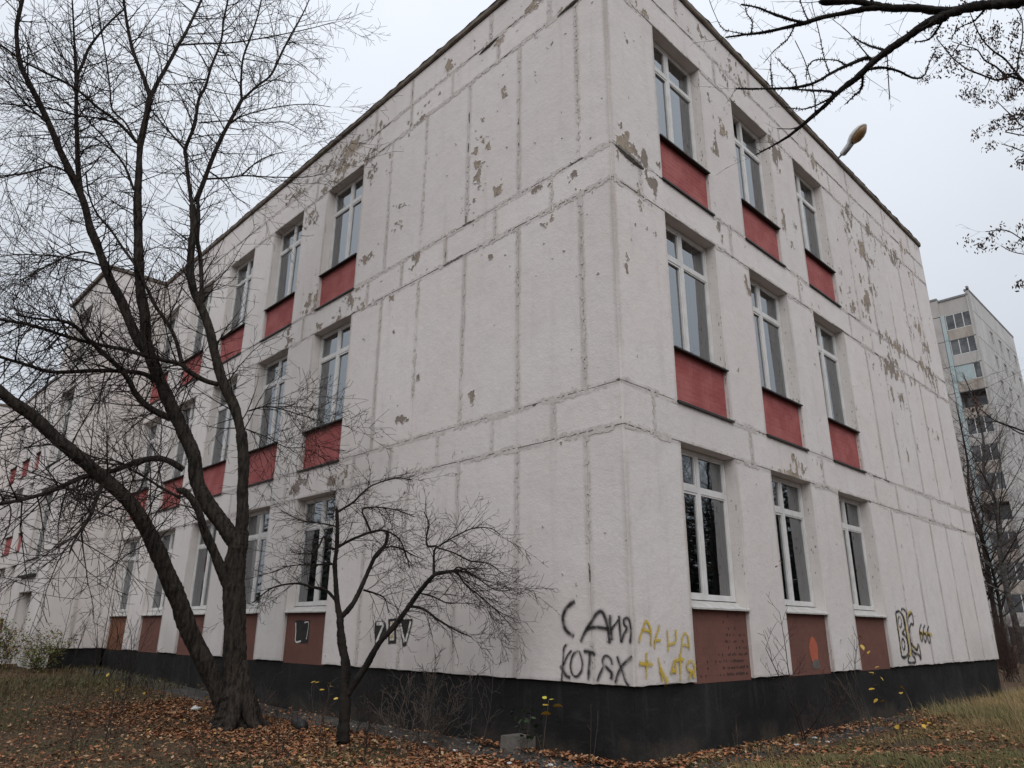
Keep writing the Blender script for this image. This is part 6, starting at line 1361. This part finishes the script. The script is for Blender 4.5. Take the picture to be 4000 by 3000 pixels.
# pebbles and crumbs on the apron
pm = MB(); rp = random.Random(8)
for _ in range(420):
    if rp.random() < .55: x, y = -rp.uniform(0, 6), -rp.uniform(.06, .75)
    else: x, y = rp.uniform(.06, .6), rp.uniform(0, 6)
    s = rp.uniform(.004, .013); z = gz(x, y)+.026
    pm.hexa([(x-s, y-s*.8, z-.004), (x+s*.9, y-s, z-.004), (x+s, y+s*.8, z-.004), (x-s*.7, y+s, z-.004), (x-s*.5, y-s*.4, z+s), (x+s*.4, y-s*.5, z+s*.9), (x+s*.5, y+s*.4, z+s), (x-s*.4, y+s*.5, z+s*.8)])
tag(link('gravel_crumbs', pm.mesh('gravel_crumbs'), None, M['concrete']), 'gravel crumbs scattered on the asphalt apron', 'gravel', kind='stuff')

# ------------------------------------------------------------------ apartment block in the distance
AX, AY, AH = -11.2, 76.05, 35.9
apt = empty('apartment_block', (AX, AY, 0), 'distant twelve-storey beige apartment block with glazed balconies and blue side panels', 'building')
def apart(name, mb, mat, parent=None):
    o = link(name, mb.mesh(name), None, M[mat])
    if parent is None: return child(o, apt)
    return child(o, parent)
FA = Frame((AX, AY, 0), (-1, 0, 0), (0, -1, 0))       # balcony side
FB = Frame((AX, AY, 0), (0, 1, 0), (1, 0, 0))         # windowed side
ST, N_ST, TOPZ = 2.86, 12, 33.72
mb = MB(); mb.box(AX-18, AX-.16, AY+1.4, AY+18.5, -1, AH-.3); wallA = apart('wall', mb, 'apt_wall')
mb = MB(); fbox(mb, FB, -.02, 18.6, -.3, -.12, -1, AH-.35); apart('wall', mb, 'apt_side')
def pan(F, a, b, z0, z1, hole, mat, d=0.0, name='wall_panel'):
    mb = MB(); g = .03; a += g; b -= g; z0 += g; z1 -= g; fl = F.flip
    if hole is None:
        fbox(mb, F, a, b, d-.12, d, z0, z1)
    else:
        h0, h1, y0, y1 = hole
        fbox(mb, F, a, h0, d-.12, d, z0, z1); fbox(mb, F, h1, b, d-.12, d, z0, z1)
        fbox(mb, F, h0, h1, d-.12, d-.001, z0, y0); fbox(mb, F, h0, h1, d-.12, d-.001, y1, z1)
    return apart(name, mb, mat)
ra = random.Random(3)
def apt_window(F, a, b, z0, z1, d, parts_=2, name='window'):
    mb = MB(); w = .06
    fbox(mb, F, a, a+w, d-.05, d, z0, z1); fbox(mb, F, b-w, b, d-.05, d, z0, z1); fbox(mb, F, a+w, b-w, d-.05, d-.002, z1-w, z1); fbox(mb, F, a+w, b-w, d-.05, d-.002, z0, z0+w)
    for i in range(1, parts_):
        u = a+(b-a)*i/parts_; fbox(mb, F, u-.04, u+.04, d-.05, d-.004, z0+w, z1-w)
    wo = apart(name, mb, 'pvc')
    for i in range(parts_):
        mp = MB(); u_0, u_1 = a+(b-a)*i/parts_, a+(b-a)*(i+1)/parts_
        mp.poly([F(u_0+.04, d-.03, z0+w), F(u_1-.04, d-.03, z0+w), F(u_1-.04, d-.03, z1-w), F(u_0+.04, d-.03, z1-w)], F.flip)
        o = link('pane', mp.mesh('pane'), None, M['apt_dark']); o.parent = wo
    return wo
mods = [(0, 2.5, None), (2.5, 5.0, None), (5.0, 8.6, 1), (8.6, 12.1, 1), (12.1, 15.6, 1), (15.6, 18.6, 1)]
for s in range(N_ST):
    z1 = TOPZ-.05-s*ST; z0 = z1-ST
    for a, b, h in mods:
        c_ = (a+b)/2
        pan(FB, a, b, z0, z1, (c_-.68, c_+.68, z0+.85, z0+2.35) if h else None, 'apt_side')
        if h: apt_window(FB, c_-.68, c_+.68, z0+.85, z0+2.35, -.06)
    # balcony stack: parapet, glazing, slab
    gz0 = TOPZ-s*ST-1.72; gz1 = TOPZ-s*ST
    mb = MB(); fbox(mb, FA, .12, 2.6, -.1, .0, gz0-1.1, gz0-.02); par_ = apart('balcony_parapet', mb, ('apt_tan', 'apt_wall', 'apt_tan')[s % 3])
    mb = MB(); fbox(mb, FA, .10, 2.62, -1.4, .02, gz0-1.18, gz0-1.105); apart('balcony_slab', mb, 'zinc')
    mb = MB(); fbox(mb, FA, .12, 2.6, -1.38, -1.32, gz0-1.1, gz1+.02); apart('loggia_back', mb, 'apt_dark')
    if s in (3, 7):
        pass                                              # open balcony
    elif s == 2:
        mb = MB(); fbox(mb, FA, .95, 2.58, -.08, -.02, gz0, gz1); apart('balcony_panel', mb, 'apt_blue'); apt_window(FA, .14, .93, gz0, gz1, -.02, 1)
    else:
        apt_window(FA, .14, 2.58, gz0, gz1, -.02, 3, 'balcony_glazing')
    mb = MB(); fbox(mb, FA, 2.62, 2.98, -.3, .12, gz0-1.14, gz1+.04); apart('blue_side_panel', mb, 'apt_blue')
    pan(FA, 3.0, 6.4, z0, z1, (4.5, 4.75, z0+.9, z0+2.2), 'apt_wall', .15)
    mb = MB(); fbox(mb, FA, 4.5, 4.75, .05, .07, z0+.9, z0+2.2); apart('slit_window', mb, 'apt_dark')
    pan(FA, 6.4, 12, z0, z1, None, 'apt_wall', .0)
mb = MB(); fbox(mb, FA, -.02, .11, -.35, .0, -1, AH+.25); apart('corner_pier', mb, 'apt_wall')
mb = MB(); fbox(mb, FA, .11, 2.98, -.3, -.04, TOPZ+.03, AH-.5); apart('parapet_wall', mb, 'apt_wall')
mb = MB(); fbox(mb, FA, 2.98, 12, -.3, .15, TOPZ+.0, AH-.25); apart('parapet_wall', mb, 'apt_wall')
mb = MB(); fbox(mb, FB, .02, 18.6, -.3, .0, TOPZ+.0, AH); apart('parapet_wall', mb, 'apt_side')
for F_, a, b, z in ((FA, .11, 2.96, AH-.5), (FA, 2.98, 12, AH-.25), (FB, .0, 18.6, AH)):
    mb = MB(); fbox(mb, F_, a, b, -.4, .20 if F_ is FA and a > 2 else .05, z+.003, z+.22); apart('roof_edge', mb, 'zinc')
mb = MB(); fbox(mb, FA, -.05, .16, -.4, .04, AH+.253, AH+.5); apart('roof_edge', mb, 'zinc')
# lower block carrying on to the right
low = empty('low_block', (-2, 104, 0), 'lower pale block peeping out at the far right edge', 'building')
mb = MB(); mb.box(-9, 14, 97, 112, -1, 32.2); child(link('wall', mb.mesh('wall'), None, M['apt_side']), low)
mb = MB(); mb.box(-9.1, 14.2, 96.8, 112.2, 32.21, 32.6); child(link('roof', mb.mesh('roof'), None, M['zinc']), low)
for s in range(11):
    for c_ in range(6):
        mb = MB(); x = -7+c_*3.4; z = 2+s*2.8; mb.box(x, x+1.5, 96.9, 97.05, z, z+1.5); child(link('window', mb.mesh('window'), None, M['apt_dark']), low)
